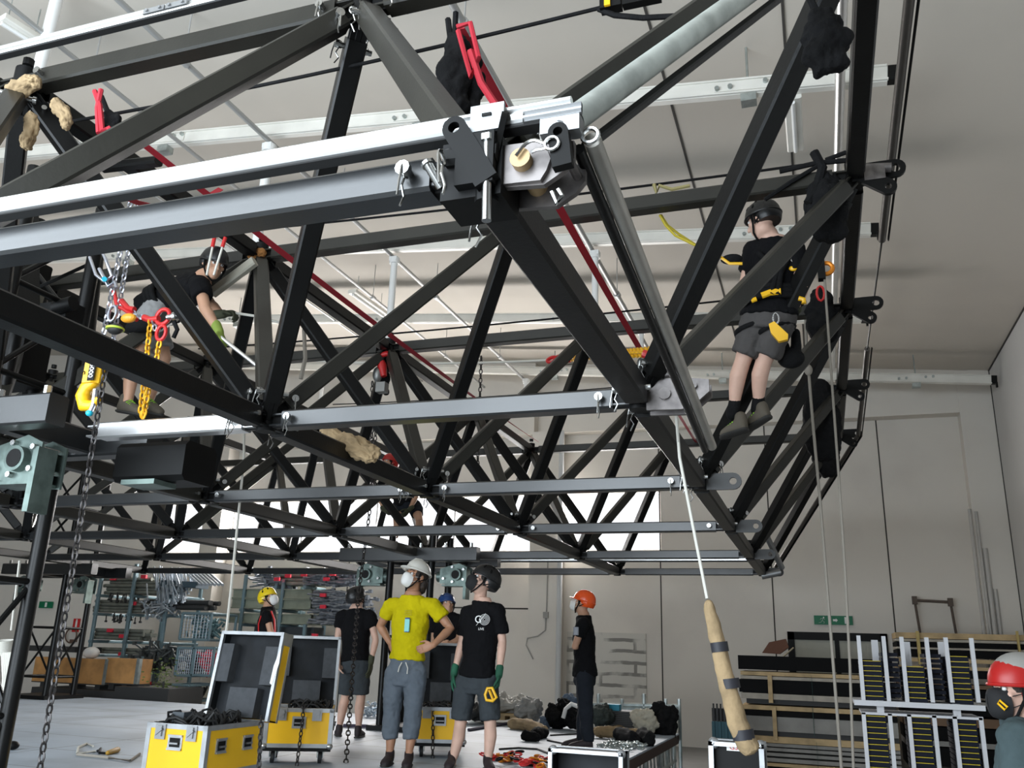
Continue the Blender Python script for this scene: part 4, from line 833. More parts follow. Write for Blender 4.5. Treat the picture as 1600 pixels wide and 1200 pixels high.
    if mask is not None:
        k = MB(); k.loft([(hh(0, .070, -.045), H.col[0], H.col[2], .064 * hs, .068 * hs), (hh(0, .100, -.045), H.col[0], H.col[2], .058 * hs, .062 * hs), (hh(0, .122, -.043), H.col[0], H.col[2], .046 * hs, .056 * hs), (hh(0, .138, -.042), H.col[0], H.col[2], .012 * hs, .035 * hs)], 18)
        mo = k.build('face_mask', mask, R, 60); k = MB(); k.path([hh(0, .139, -.008), hh(0, .1415, -.042), hh(0, .138, -.078)], .0025, 5)
        for s in (-1, 1): k.path([hh(s * .055, .082, -.02), hh(s * .082, .0, -.0)], .002, 5); k.path([hh(s * .052, .08, -.065), hh(s * .08, -.01, -.03)], .002, 5)
        k.build('mask_bands', mask, mo)
    R['_hm'] = 1
    return R, hh, H
def jp(Y0, **kw):
    return {k: aY(v[0], v[1], Y0 + (v[2] if len(v) > 2 else 0)) for k, v in kw.items()}
m_white = mat('white_mask', (.78, .77, .74), .7, 0, 0, 5, .1, 60); m_black = mat('black_mask', (.012, .012, .013), .85)
h_white = mat('white_hard_hat', (.72, .70, .64), .3); h_black = mat('black_helmet', (.008, .008, .0085), .4); h_orange = mat('orange_helmet', (.80, .09, .012), .25); h_yel = mat('yellow_helmet', (.86, .62, .01), .3); h_blue = mat('blue_helmet', (.012, .045, .16), .3); h_red = mat('red_helmet', (.40, .012, .010), .4)
glove_g = mat('green_glove', (.012, .085, .045), .8, 0, .3, 9); glove_b = mat('dark_olive_glove', (.05, .055, .03), .85); glove_l = mat('lime_glove', (.22, .30, .05), .8)
# -- yellow shirt, white hard hat, hands on hips
Y = 7.75
J = jp(Y, neck=(645, 929, .03), shA=(612, 945), shB=(676, 945), elA=(594, 978, .05), elB=(704, 982, .03), wrA=(609, 1004, .07), wrB=(677, 1008, -.16), hdA=(616, 1018, .09), hdB=(650, 1017, -.20), hipA=(618, 1055), hipB=(650, 1055), knA=(612, 1112), knB=(645, 1112), anA=(609, 1180), anB=(639, 1180), toA=(600, 1199, -.2), toB=(634, 1199, -.2))
pY, hh, H = person('person in a yellow T-shirt and white hard hat, hands on hips, looking up', J, aY(650, 903, Y), -28, 16, -6, skin_a, f_yel, f_blue, 1.62, 'flat', .0062, (('A', (.3, .5, -.3), (0, -1, .3), .5, None), ('B', (-.3, 1, .0), (-.2, -.3, 1), .25, None)), .56, 0, ('hard', h_white), m_white, .95, rest=(J['hipA'].x, Y, .6), hairlong=1, shirt_hem=.22)
c = aY(636, 977, Y - .155); e = MB().bar(c + V((0, 0, -.055)), c + V((0, 0, .055)), .05, .012, (0, 1, 0), .004); e.build('shirt_print', mat('print_cyan', (.25, .62, .58), .7), pY); MB().bar(c + V((0, 0, .055)), c + V((0, 0, .068)), .046, .012, (0, 1, 0), .003).bar(c + V((0, 0, -.062)), c + V((0, 0, -.055)), .046, .012, (0, 1, 0), .003).build('print_rim', mat('print_navy', (.05, .08, .22), .7), pY)
ln = MB()
for k in range(3): ln.box(c + V((.0, .008, .095 + .018 * k)), (.075, .004, .005))
ln.build('print_lines', mat('print_olive', (.36, .30, .02), .8), pY, 0)
MB().path([aY(x, y, Y - .16) for x, y in ((628, 1035), (624, 1042), (622, 1050))], .005, 6).path([aY(x, y, Y - .16) for x, y in ((634, 1035), (637, 1044), (636, 1053))], .005, 6).build('drawstring', rope_w, pY)
# -- black T-shirt, black helmet and mask, green gloves
Y = 7.93
J = jp(Y, neck=(750, 936, .02), shA=(731, 957), shB=(777, 953), elA=(722, 1004, .03), elB=(785, 1002, .03), wrA=(710, 1050, -.02), wrB=(780, 1052, -.06), hdA=(704, 1085, -.04), hdB=(776, 1090, -.12), hipA=(728, 1068), hipB=(762, 1068), knA=(719, 1133, -.02), knB=(766, 1133), anA=(706, 1194), anB=(762, 1192), toA=(700, 1204, -.2), toB=(768, 1204, -.2))
pB, hh, H = person('person in a black T-shirt, black helmet and black mask, wearing green gloves', J, aY(756, 909, Y), -50, 22, -10, skin_b, f_black, f_short, .86, 'flat', .0075, (('A', (.8, .3, 0), (0, -1, .2), .35, glove_g), ('B', (-.7, -.3, 0), (-.4, -.9, 0), .75, glove_g)), .76, 0, ('climb', h_black), m_black, .92, hs=1.17, rest=(J['hipA'].x, Y, .6), shirt_hem=.09)
c = aY(753.5, 968, Y - .150); lo = MB(); X1 = V((1, .12, 0)).normalized(); Z1 = V((0, .05, 1)).normalized()
for r_ in (.048, .036, .024, .012): lo.ring(c + X1 * .022, X1, Z1, r_, .0022, 20, 5)
lo.path([c + X1 * .03 + Z1 * .055, c - X1 * .055 - Z1 * .055], .002, 5); lo.build('shirt_logo', white, pB)
text('logo_letter', 'G', c + V((-.032, -.020, -.002)), (PI / 2, 0, .12), .092, white, pB); text('logo_word', 'LIVE', c + V((-.005, -.006, -.085)), (PI / 2, 0, .12), .030, white, pB)
d = thing('rope_clamp', 'yellow rope clamp held in the green glove of the person in the black helmet', 'tool', aY(768, 1090, Y - .17)); c = aY(767, 1084, Y - .17)
MB().path([c + V((-.035, 0, .045)), c + V((-.055, 0, -.01)), c + V((-.04, 0, -.055)), c + V((.02, 0, -.06)), c + V((.055, 0, -.03)), c + V((.01, 0, .05))], .014, 8, True).build('clamp_frame', yel, d, 60); MB().bar(c + V((-.02, .01, .03)), c + V((.02, .01, -.05)), .04, .02).build('clamp_cam', yel, d)
# -- orange helmet, arms crossed, seen from the side
Y = 10.29
J = jp(Y, neck=(911, 959), shA=(911, 974, -.19), shB=(914, 972, .19), elA=(898, 1011, -.2), elB=(899, 1010, .2), wrA=(904, 1006, .05), wrB=(903, 1011, -.05), hdA=(908, 1004, .14), hdB=(909, 1009, -.12), hipA=(914, 1058, -.09), hipB=(914, 1058, .09), knA=(915, 1108, -.09), knB=(913, 1108, .08), anA=(919, 1160, -.1), anB=(909, 1160, .08), toA=(897, 1168, -.12), toB=(893, 1168, .06))
pO, hh, H = person('person in an orange helmet and black clothes standing side-on with crossed arms', J, aY(911, 942, Y), -88, 12, -88, skin_c, f_black, f_dark, 1.97, 'flat', .014, (('A', (1, 0, .2), (0, 0, 1), .3, None), ('B', (1, 0, .2), (0, 0, 1), .3, None)), .55, 0, ('peak', h_orange), m_white, .92, rest=(J['hipA'].x, Y, .6), shirt_hem=.02)
c = aY(900, 986, Y - .29); MB().bar(c + V((0, 0, .045)), c - V((0, 0, .045)), .06, .006, (0, 1, 0)).build('sleeve_patch', mat('grey_patch', (.35, .36, .4), .7), pO)
# -- seen from behind, black cap helmet
Y = 9.68
J = jp(Y, neck=(557, 950), shA=(534, 962), shB=(579, 962), elA=(527, 1000, -.05), elB=(587, 1000, -.05), wrA=(529, 1035, -.12), wrB=(580, 1033, -.12), hdA=(533, 1058, -.18), hdB=(577, 1058, -.18), hipA=(545, 1040), hipB=(566, 1040), knA=(540, 1090, .02), knB=(564, 1090, .02), anA=(530, 1138), anB=(560, 1138), toA=(527, 1150, .2), toB=(566, 1150, .2))
person('person in black T-shirt and charcoal shorts seen from behind, beside the second yellow case', J, aY(557, 936, Y), 170, 10, 180, skin_b, f_black, f_short, .9, 'flat', .014, (('A', (1, 0, 0), (0, 1, 0), .3, None), ('B', (-1, 0, 0), (0, 1, 0), .3, glove_b)), .5, 0, ('climb', h_black), None, .98, rest=(J['hipA'].x, Y, .6), shirt_hem=.1)
# -- yellow helmet behind the open cases
Y = 10.4
J = jp(Y, neck=(420, 949), shA=(417, 960, -.19), shB=(420, 959, .19), elA=(423, 988, -.2), elB=(427, 988, .2), wrA=(440, 1002, -.15), wrB=(442, 1002, .15), hdA=(452, 1004, -.1), hdB=(452, 1004, .1), hipA=(415, 1040, -.09), hipB=(415, 1040, .09), knA=(416, 1092, -.09), knB=(416, 1092, .09), anA=(413, 1140, -.09), anB=(413, 1140, .09), toA=(425, 1148, -.09), toB=(425, 1148, .09))
pH, hh, H = person('person in a yellow helmet and white mask behind the open cases', J, aY(419, 935, Y), 84, 18, 85, skin_c, f_black, f_dark, 1.97, 'flat', .014, (('A', (0, 1, 0), (0, 0, 1), .3, None), ('B', (0, -1, 0), (0, 0, 1), .3, None)), .5, 0, ('climb', h_yel), m_white, .95, rest=(J['hipA'].x, Y, .6))
MB().path([aY(x, y, Y - .21) for x, y in ((424, 955), (429, 968), (430, 990), (429, 1005))], .012, 6).path([aY(x, y, Y - .17) for x, y in ((408, 962), (404, 975), (404, 1000))], .01, 6).build('harness_strap', redp, pH)
# -- blue helmet behind the yellow shirt
Y = 10.3
J = jp(Y, neck=(699, 957), shA=(681, 968), shB=(717, 968), elA=(678, 1003), elB=(718, 1000, -.05), wrA=(690, 1008, -.2), wrB=(700, 1006, -.2), hdA=(698, 1008, -.24), hdB=(690, 1008, -.22), hipA=(690, 1052), hipB=(709, 1052), knA=(690, 1100), knB=(709, 1100), anA=(690, 1148), anB=(709, 1148), toA=(688, 1156, -.15), toB=(712, 1156, -.15))
person('person in a blue helmet mostly hidden behind the yellow shirt', J, aY(698, 946, Y), 40, 15, 10, skin_c, f_black, f_dark, 1.97, 'flat', .014, (('A', (0, 1, 0), (0, 0, 1), .3, None), ('B', (0, 1, 0), (0, 0, 1), .3, None)), .55, 0, ('climb', h_blue), None, .9, rest=(J['hipA'].x, Y, .6))
# -- climber on the right
Y = 5.85
J = jp(Y, neck=(1200, 364, -.25), shA=(1178, 390, -.18), shB=(1240, 390, -.26), elA=(1163, 447, -.16), elB=(1256, 446, -.28), wrA=(1160, 478, .02), wrB=(1240, 488, -.05), hdA=(1168, 500, .08), hdB=(1230, 498, .05), hipA=(1183, 498, -.12), hipB=(1220, 500, -.16), knA=(1160, 566, -.06), knB=(1193, 566, -.06), anA=(1146, 640, .02), anB=(1184, 634, .08), toA=(1128, 679, .22), toB=(1172, 672, .52))
J['heA'] = aY(1168, 672, Y - .04); J['heB'] = aY(1204, 652, Y + .02)
J['toA'] = aY(1127, 686, Y + .04); J['toB'] = aY(1164, 676, Y + .14)
pC, hh, H = person('climber in black helmet, black T-shirt and grey shorts standing on the right brace', J, aY(1191, 345, Y - .28), -118, -10, 140, skin_b, f_black, f_grey, .82, 'own', .010, (('A', (1, 0, 0), (0, 1, 0), .6, glove_b), ('B', (-1, 0, 0), (0, 1, 0), .6, glove_b)), .62, 0, ('climb', h_black), None, .98, hs=1.0, wt=.14, shirt_hem=.06, rest=(J['heA'].x, Y, J['toA'].z), shoem=shoe_g, lace=mat('lime_lace', (.25, .55, .03), .6))
sk = MB()
for S in 'AB': d = (J['kn' + S] - J['an' + S]).normalized(); sk.limb([J['an' + S] - d * .03, J['an' + S] + d * .05], [.044, .042], 14)
sk.build('socks', blackcloth, pC)
mh = (J['hipA'] + J['hipB']) / 2; hb = MB(); c = aY(1208, 466, Y - .19)
for dz in (0, .03, .06): hb.ring(c + V((0, 0, dz - .03)), V((1, .1, 0)).normalized(), V((0, 1, 0)), .185, .022, 26, 8, 1, .78)
for S in 'AB': k = J['hip' + S].lerp(J['kn' + S], .25); hb.ring(k, V((1, 0, .2)).normalized(), V((0, 1, 0)), .118, .016, 20, 6)
hb.path([aY(1185, 395, Y - .33), aY(1215, 425, Y - .35), aY(1205, 460, Y - .35)], .02, 8); hb.path([aY(1238, 392, Y - .33), aY(1220, 425, Y - .35), aY(1215, 460, Y - .35)], .02, 8)
ho = hb.build('harness', blackcloth, pC, 60)
MB().path([aY(x, y, Y - .35) for x, y in ((1190, 462), (1203, 457), (1220, 455))], .022, 8).path([aY(x, y, Y - .35) for x, y in ((1174, 470), (1182, 467))], .016, 8).path([aY(x, y, Y - .31) for x, y in ((1248, 466), (1256, 468), (1256, 474))], .016, 8).ell(aY(1240, 419, Y - .32), (.03, .012, .02)).build('yellow_padding', yel, ho)
MB().ring(aY(1243, 406, Y - .33), V((1, 0, -.3)).normalized(), V((.2, 0, 1)).normalized(), .028, .008, 14, 6, 1.1, .7).build('chest_ring', chrome, ho)
d = thing('ascender', 'yellow ascender clamp hanging from the right climber\'s harness', 'tool', aY(1216, 532, Y - .35)); c = aY(1216, 520, Y - .35)
MB().prism([(-.055, .06), (-.02, .075), (.06, -.02), (.055, -.055), (.0, -.065), (-.045, 0)], V((1, 0, 0)), V((0, 0, 1)), c, V((0, 1, 0)), .035).build('ascender_body', yel, d, 20); MB().ring(c + V((-.01, 0, .10)), V((1, 0, 0)), V((0, 0, 1)), .018, .007, 12, 6, 1, 2).build('carabiner', chrome, d)
d = thing('gear_pouch', 'black gear pouch with carabiners dangling behind the right climber\'s thigh', 'pouch', aY(1236, 570, Y)); 
MB().ell(aY(1236, 560, Y), (.09, .07, .07)).limb([aY(1243, 520, Y), aY(1244, 540, Y), aY(1240, 560, Y)], [.03, .035, .05]).limb([aY(1226, 540, Y), aY(1228, 548, Y)], [.03, .03]).build('pouch_body', blackcloth, d, 60)
MB().ring(aY(1236, 508, Y - .1), V((1, 0, 0)), V((0, 0, 1)), .02, .008, 12, 6, 1, 2.2).build('carabiner', chrome, d); MB().tube(aY(1234, 512, Y - .12), aY(1234, 504, Y - .12), .014).build('red_sleeve', redp, d)
# -- bent climber on the left
Y = 4.85
J = jp(Y, neck=(318, 432, -.02), shA=(312, 446, -.16), shB=(306, 442, .18), elA=(321, 484, -.22), elB=(330, 476, .2), wrA=(341, 516, -.2), wrB=(346, 491, .1), hdA=(348, 532, -.2), hdB=(366, 489, .1), hipA=(240, 486, -.10), hipB=(236, 486, .10), knA=(214, 552, -.14), knB=(256, 560, .15), anA=(199, 630, -.15), anB=(232, 628, .15), toA=(222, 645, -.2), toB=(250, 642, .1))
J['heA'] = aY(185, 644, Y - .12); J['heB'] = aY(220, 640, Y + .2); J['toA'] = aY(222, 650, Y - .2); J['toB'] = aY(252, 650, Y + .1)
pL, hh, H = person('climber in black T-shirt and light grey shorts bending forward on the left, pulling a rope', J, aY(334, 414, Y - .08), 62, -22, 78, skin_c, f_black, f_lgrey, .8, 'own', .011, (('A', (0, 0, -1), (0, -1, 0), .8, glove_l), ('B', (0, 0, -1), (0, -1, 0), .9, glove_b)), .5, 0, ('peak', h_black), None, .88, hs=.95, wt=.10, shirt_hem=-.08, rest=(J['heA'].x, Y, J['heA'].z), shoem=shoe_g, lace=mat('lime_lace', (.25, .55, .03), .6))
hb = MB(); c = (J['hipA'] + J['hipB']) / 2; tv = ((J['shA'] + J['shB']) / 2 - c).normalized()
for t in (.02, .05, .08): hb.ring(c + tv * (t + .06), V((0, 1, 0)), V((0, 1, 0)).cross(tv), .17, .02, 22, 8, 1, .85)
hb.limb([aY(205, 512, Y - .25), aY(222, 508, Y - .25), aY(236, 510, Y - .2)], [.04, .05, .04]); hb.build('harness', blackcloth, pL, 60)
cord([aY(366, 489, 4.95), aY(400, 494, 5.0), aY(440, 505, 5.1)], .01, rope_w, 'pulled_rope', 'thin pale rope end in the dark glove of the bent left climber')
one(MB().tube(aY(345, 527, 4.63), aY(425, 590, 4.7), .013), 'lever_bar', alu, 'bright thin metal bar held in the lime glove of the bent left climber', 'bar')
# -- rigger behind the middle mast top, red helmet
Y = 11.35
J = jp(Y, neck=(616, 738), shA=(600, 750), shB=(640, 750), elA=(592, 776), elB=(650, 776, -.1), wrA=(600, 796, -.2), wrB=(640, 796, -.2), hdA=(606, 802, -.25), hdB=(634, 802, -.25), hipA=(624, 792, .05), hipB=(648, 792, .05), knA=(620, 812, -.1), knB=(655, 812, -.1), anA=(619, 838), anB=(653, 838), toA=(617, 846, -.2), toB=(656, 846, -.2))
person('rigger with a red helmet crouching on the middle mast head between the truss bars', J, aY(609, 724, Y), -30, 10, -10, skin_c, f_black, f_dark, .6, 'flat', .016, (('A', (1, 0, 0), (0, 0, 1), .5, glove_b), ('B', (-1, 0, 0), (0, 0, 1), .5, glove_b)), .5, 0, ('climb', h_red), None, .9, rest=(J['hipA'].x, Y, 2.93))
# -- person cut by the right edge
Y = 4.55
J = jp(Y, neck=(1597, 1128), shA=(1588, 1150, -.15), shB=(1618, 1150, .18), elA=(1592, 1215, -.18), elB=(1640, 1215, .2), wrA=(1580, 1265, -.1), wrB=(1640, 1265, .1), hdA=(1575, 1290), hdB=(1640, 1290), hipA=(1605, 1270, -.1), hipB=(1625, 1270, .1), knA=(1605, 1390, -.1), knB=(1625, 1390, .1), anA=(1610, 1500, -.1), anB=(1625, 1500, .1), toA=(1585, 1520, -.1), toB=(1600, 1520, .1))
zf_ = 0; 
for k in ('knA', 'knB'): J[k] = V((J['hip' + k[2]].x, J['hip' + k[2]].y, .46))
for k in ('anA', 'anB'): J[k] = V((J['hip' + k[2]].x + .02, J['hip' + k[2]].y, .09))
for k in ('toA', 'toB'): J[k] = J['an' + k[2]] + V((-.2, 0, -.07))
for k in ('hipA', 'hipB'): J[k] = V((J[k].x, J[k].y, .86))
pR, hh, H = person('person with a red and grey helmet cut off by the right picture edge', J, aY(1592, 1080, Y), -70, -3, -75, skin_b, f_teal, f_dark, 1.97, 'flat', .011, (('A', (1, 0, 0), (0, -1, 0), .3, None), ('B', (1, 0, 0), (0, 1, 0), .3, None)), .98, 0, ('climb', h_red), m_black, .95, rest=(J['hipA'].x, Y, 0))
m = MB(); m.ell(hh(0, -.02, .075), (.097, .118, .086), H, 20, 7, .15, 1); m.build('grey_cap_top', mat('worn_grey_plastic', (.28, .27, .25), .5), pR); m = MB(); m.path([hh(-.056, .118, -.03), hh(-.072, .100, -.055), hh(-.064, .108, -.066), hh(-.050, .124, -.042)], .005, 6, True); m.build('mask_buckle', yel, pR)
# ================================================================ STAGE DECK AND WHAT STANDS ON IT
DZ = .6
dm = bpy.data.materials.new('deck_panels'); dm.use_nodes = True; nt = dm.node_tree; b = nt.nodes['Principled BSDF']; b.inputs['Roughness'].default_value = .55
tc = nt.nodes.new('ShaderNodeTexCoord'); br = nt.nodes.new('ShaderNodeTexBrick'); nt.links.new(tc.outputs['Object'], br.inputs['Vector'])
br.offset = 0; br.inputs['Scale'].default_value = 1; br.inputs['Brick Width'].default_value = 2.07; br.inputs['Row Height'].default_value = 1.0; br.inputs['Mortar Size'].default_value = .008
br.inputs['Color1'].default_value = (.41, .47, .54, 1); br.inputs['Color2'].default_value = (.38, .44, .51, 1); br.inputs['Mortar'].default_value = (.12, .12, .12, 1)
n = nt.nodes.new('ShaderNodeTexNoise'); n.inputs['Scale'].default_value = 1.1; n.inputs['Detail'].default_value = 7; nt.links.new(tc.outputs['Object'], n.inputs['Vector'])
r = nt.nodes.new('ShaderNodeValToRGB'); r.color_ramp.elements[0].color = (.72, .71, .70, 1); r.color_ramp.elements[0].position = .35; r.color_ramp.elements[1].color = (1, 1, 1, 1); r.color_ramp.elements[1].position = .6; nt.links.new(n.outputs['Fac'], r.inputs[0])
mx = nt.nodes.new('ShaderNodeMix'); mx.data_type = 'RGBA'; mx.blend_type = 'MULTIPLY'; mx.inputs[0].default_value = 1; nt.links.new(br.outputs['Color'], mx.inputs[6]); nt.links.new(r.outputs[0], mx.inputs[7]); nt.links.new(mx.outputs[2], b.inputs['Base Color'])
dk = thing('stage_deck', 'pale blue-grey panelled stage deck on zinc legs, with the crew and yellow cases on it', 'stage', (-7, 6, 0))
DX0, DX1, DY0, DY1 = -13.6, -1.97, 4.85, 12.97
MB().ab((DX0, DY0, DZ - .02), (DX1, DY1, DZ)).build('deck_surface', dm, dk, 0)
fr = MB(); fr.ab((DX1 - .05, DY0, DZ - .13), (DX1, DY1, DZ - .02)); fr.ab((DX0, DY1 - .05, DZ - .13), (DX1, DY1, DZ - .02)); fr.ab((DX0, DY0, DZ - .13), (DX0 + .05, DY1, DZ - .02)); fr.build('edge_frame', mat('brown_edge_timber', (.05, .028, .02), .7), dk, 0)
for k in range(9):
    y = DY1 - .1 - 1.05 * k
    if y > 5: MB().tube((DX1 - .06, y, 0), (DX1 - .06, y, DZ - .13), .03).box((DX1 - .06, y, .01), (.12, .12, .02)).build('leg', zinc, dk)
for x in (-4, -6, -8, -10, -12): MB().tube((x, DY1 - .06, 0), (x, DY1 - .06, DZ - .13), .03).build('leg', zinc, dk)
dg = MB()
for k in range(16):
    y = DY1 - .25 - .22 * k; dg.bar((DX1 - .05, y, .05), (DX1 - .05, y - .1, DZ - .15), .02, .04)
dg.build('side_bracing', zinc, dk, 30); MB().bar((DX1 - .05, 4.9, .25), (DX1 - .05, DY1, .25), .03, .05).build('side_rail', zinc, dk, 30)
# ---------------------------------------------------------------- yellow flight cases
rimm = mat('flight_case_edge', (.40, .41, .42), .4, .75, .1, 12); whe = mat('castor_blue_rim', (.06, .12, .25), .5)
def catch(m, x, y, z, w=.085, h=.10): m.ab((x - w / 2, y - .010, z - h), (x + w / 2, y, z)); m.ab((x - .02, y - .022, z - h * .8), (x + .02, y - .008, z - .01)); m.bar((x - .025, y - .022, z - .07), (x + .025, y - .022, z - .03), .012, .012)
def recess(s, p, ux, n, w=.12, h=.10):
    """flush handle: dish plate with a bar; p centre on face, ux along face, n outward"""
    p, ux, n = V(p), V(ux), V(n); z = V((0, 0, 1)); R = M((ux, n, z)).transposed()
    o = MB().box(p + n * .004, (w, .008, h), R).box(p + n * .010 + z * (h / 2 - .006), (w, .012, .012), R).box(p + n * .010 - z * (h / 2 - .006), (w, .012, .012), R).build('handle_dish', rimm, s, 0)
    MB().box(p + n * .009, (w * .72, .004, h * .6), R).build('handle_recess', steel2, o, 0)
    MB().bar(p + n * .02 - ux * w * .32 - z * .005, p + n * .02 + ux * w * .32 - z * .005, .014, .014).build('handle_bar', alud, o, 20)
def flight_case(label, x0, x1, y0, y1, z0, z1, lidh, lean, liddepth=.2, wheels=True, foam=True, rot=0, ov=0):
    s = thing('flight_case', label, 'case', ((x0 + x1) / 2, (y0 + y1) / 2, DZ))
    MB().ab((x0, y0, z0), (x1, y0 + .012, z1)).ab((x0, y1 - .012, z0), (x1, y1, z1)).ab((x0, y0, z0), (x0 + .012, y1, z1)).ab((x1 - .012, y0, z0), (x1, y1, z1)).ab((x0, y0, z0), (x1, y1, z0 + .02)).build('case_body', yelcase, s, 0)
    MB().ab((x0 + .02, y0 + .02, z1 - .09), (x1 - .02, y1 - .02, z1 - .06)).build('case_inside', casein, s, 0)
    e = MB(); t = .034; o = .004
    for x in (x0, x1):
        for y in (y0, y1): e.ab((x - (o if x == x0 else t), y - (o if y == y0 else t), z0), (x + (t if x == x0 else o), y + (t if y == y0 else o), z1))
    for z in (z0, z1 - t):
        e.ab((x0 - o, y0 - o, z), (x1 + o, y0 + .014, z + t)); e.ab((x0 - o, y1 - .014, z), (x1 + o, y1 + o, z + t)); e.ab((x0 - o, y0, z), (x0 + .014, y1, z + t)); e.ab((x1 - .014, y0, z), (x1 + o, y1, z + t))
    e.build('edge_trim', rimm, s, 0)
    bc = MB()
    for x in (x0 + .012, x1 - .012): bc.ell((x, y0 + .01, z0 + .012), (.03, .03, .03), None, 12, 8)
    bc.build('ball_corner', chrome, s)
    for fx in (.24, .76): c_ = MB(); catch(c_, x0 + (x1 - x0) * fx, y0 - .004, z1 - .005); c_.build('butterfly_catch', alud, s, 0)
    recess(s, ((x0 + x1) / 2, y0, z1 - .12), (1, 0, 0), (0, -1, 0))
    for fy in (.25, .72): recess(s, (x1, y0 + (y1 - y0) * fy, z1 - .14), (0, 1, 0), (1, 0, 0), .11)
    if wheels:
        for x in (x0 + .09, x1 - .09):
            for y in (y0 + .08, y1 - .08):
                c = V((x, y, DZ + .05)); w_ = MB().tube(c - V((.016, 0, 0)), c + V((.016, 0, 0)), .05, None, 18).build('castor_wheel', blackrub, s); MB().tube(c - V((.018, 0, 0)), c + V((.018, 0, 0)), .03, None, 14).build('wheel_rim', whe, w_)
                MB().box((x, y, z0 - .012), (.09, .09, .024)).bar((x + .026, y, DZ + .05), (x + .026, y, z0), .008, .05, (0, 1, 0), .001).bar((x - .026, y, DZ + .05), (x - .026, y, z0), .008, .05, (0, 1, 0), .001).build('castor_fork', zinc, s, 20)
        MB().ab((x0, y0, z0 - .03), (x1, y1, z0)).build('wheel_board', steel2, s, 0)
    # lid, standing open on the back edge, inside facing the front
    up = V((0, math.sin(lean), math.cos(lean))); dn = V((0, math.cos(lean), -math.sin(lean))); o0 = V((x0 - ov, y1 + .01 - 0, z1 - .01)); X_ = V((1, 0, 0)); W = x1 - x0 + ov * 1.6
    P = lambda a, b_, c: o0 + X_ * a + up * b_ + dn * c
    def slab(mb, a0, a1, b0, b1, c0, c1): mb.add([P(a, b_, c) for a in (a0, a1) for b_ in (b0, b1) for c in (c0, c1)], [(0, 1, 3, 2), (4, 6, 7, 5), (0, 4, 5, 1), (2, 3, 7, 6), (0, 2, 6, 4), (1, 5, 7, 3)])
    L = MB(); D_ = liddepth; slab(L, 0, W, 0, lidh, D_ - .01, D_); slab(L, 0, .01, 0, lidh, 0, D_); slab(L, W - .01, W, 0, lidh, 0, D_); slab(L, 0, W, lidh - .01, lidh, 0, D_); slab(L, 0, W, 0, .01, 0, D_)
    lo = L.build('lid', yelcase, s, 0)
    L = MB(); slab(L, .011, W - .011, .011, lidh - .011, D_ - .03, D_ - .011); slab(L, .011, .016, .011, lidh - .011, .02, D_ - .02); slab(L, W - .016, W - .011, .011, lidh - .011, .02, D_ - .02); slab(L, .011, W - .011, lidh - .016, lidh - .011, .02, D_ - .02); L.build('lid_lining', casein, lo, 0)
    L = MB(); slab(L, -.004, .022, 0, lidh, -.008, .02); slab(L, W - .022, W + .004, 0, lidh, -.008, .02); slab(L, -.004, W + .004, lidh - .022, lidh + .004, -.008, .02); slab(L, W - .02, W + .004, 0, lidh, D_ - .02, D_ + .003); slab(L, -.004, W + .004, lidh - .02, lidh + .004, D_ - .02, D_ + .003); slab(L, W - .012, W + .005, lidh - .09, lidh + .004, 0, D_); L.build('lid_edge_trim', chrome if False else rimm, lo, 0)
    if foam:
        for a0, a1, b0, b1 in ((.02, .13, lidh * .42, lidh * .86), (W - .15, W - .02, lidh * .40, lidh * .84), (W * .30, W * .74, .02, lidh * .36)):
            L = MB(); slab(L, a0, a1, b0, b1, D_ - .12, D_ - .02); L.build('foam_block', greyfoam, lo, 0)
    if rot:
        s.rotation_euler.z = rot; f0 = V((0, -(y1 - y0) / 2, 0)); s.location += f0 - M.Rotation(rot, 3, 'Z') @ f0
    return s, P
f1 = aZ(232, 1128, 1.06); f2 = aZ(340, 1133, 1.06); fb = aZ(408, 1125, 1.06)
s1, P1_ = flight_case('nearest yellow flight case at the lower left, lid standing open behind its heap of cables', f1.x, f2.x, f1.y, fb.y, .72, 1.06, .66, .16, .13, ov=.045)
L = MB(); c = aY(431, 1035, fb.y + .02); L.prism([(-.02, -.13), (.0, -.14), (.045, .02), (.05, .14), (.0, .0)], (1, 0, 0), (0, 0, 1), aY(428, 1040, fb.y - .02), V((0, 1, 0)), .004); one(L, 'torn_sticker', white, 'torn white paper strip peeling off the edge of the nearest open lid', 'sticker')
Y2 = 7.3; g1, g2 = aY(428, 1104, Y2), aY(518, 1106, Y2)
s2, P2_ = flight_case('second yellow flight case with open lid, in front of the person seen from behind', g1.x - .02, g2.x - .02, Y2, Y2 + .55, .735, g1.z, .64, .10, .14, rot=math.radians(29))
Y3 = 8.45; h1, h2 = aY(652, 1103, Y3), aY(726, 1104, Y3)
s3, P3_ = flight_case('third yellow flight case half hidden behind the two men in front', h1.x, h2.x, Y3, Y3 + .55, .735, h1.z, .62, .06, .14, foam=True, rot=math.radians(25))
def cables(name, label, x0, x1, y0, y1, z, n, r=.009, m=blackrub, hgt=.06, seed=1, cat='cables'):
    rnd = random.Random(seed); mb = MB()
    for k in range(n):
        c = V((rnd.uniform(x0, x1), rnd.uniform(y0, y1), z)); R_ = rnd.uniform(.05, .12); pts = []
        for i in range(15): a = 2 * PI * i / 14 * 1.1; pts.append(c + V((R_ * math.cos(a) * 1.3, R_ * math.sin(a), r + abs(math.sin(a * 1.5 + k)) * hgt * rnd.uniform(.5, 1))))
        mb.path(pts, r, 6)
    return one(mb, name, m, label, cat, None, 60)
cables('cable_heap', 'heap of black hoist cables lying in the nearest open yellow case', f1.x + .16, f2.x - .12, f1.y + .12, fb.y - .1, 1.0, 14, .011, hgt=.13, seed=3)
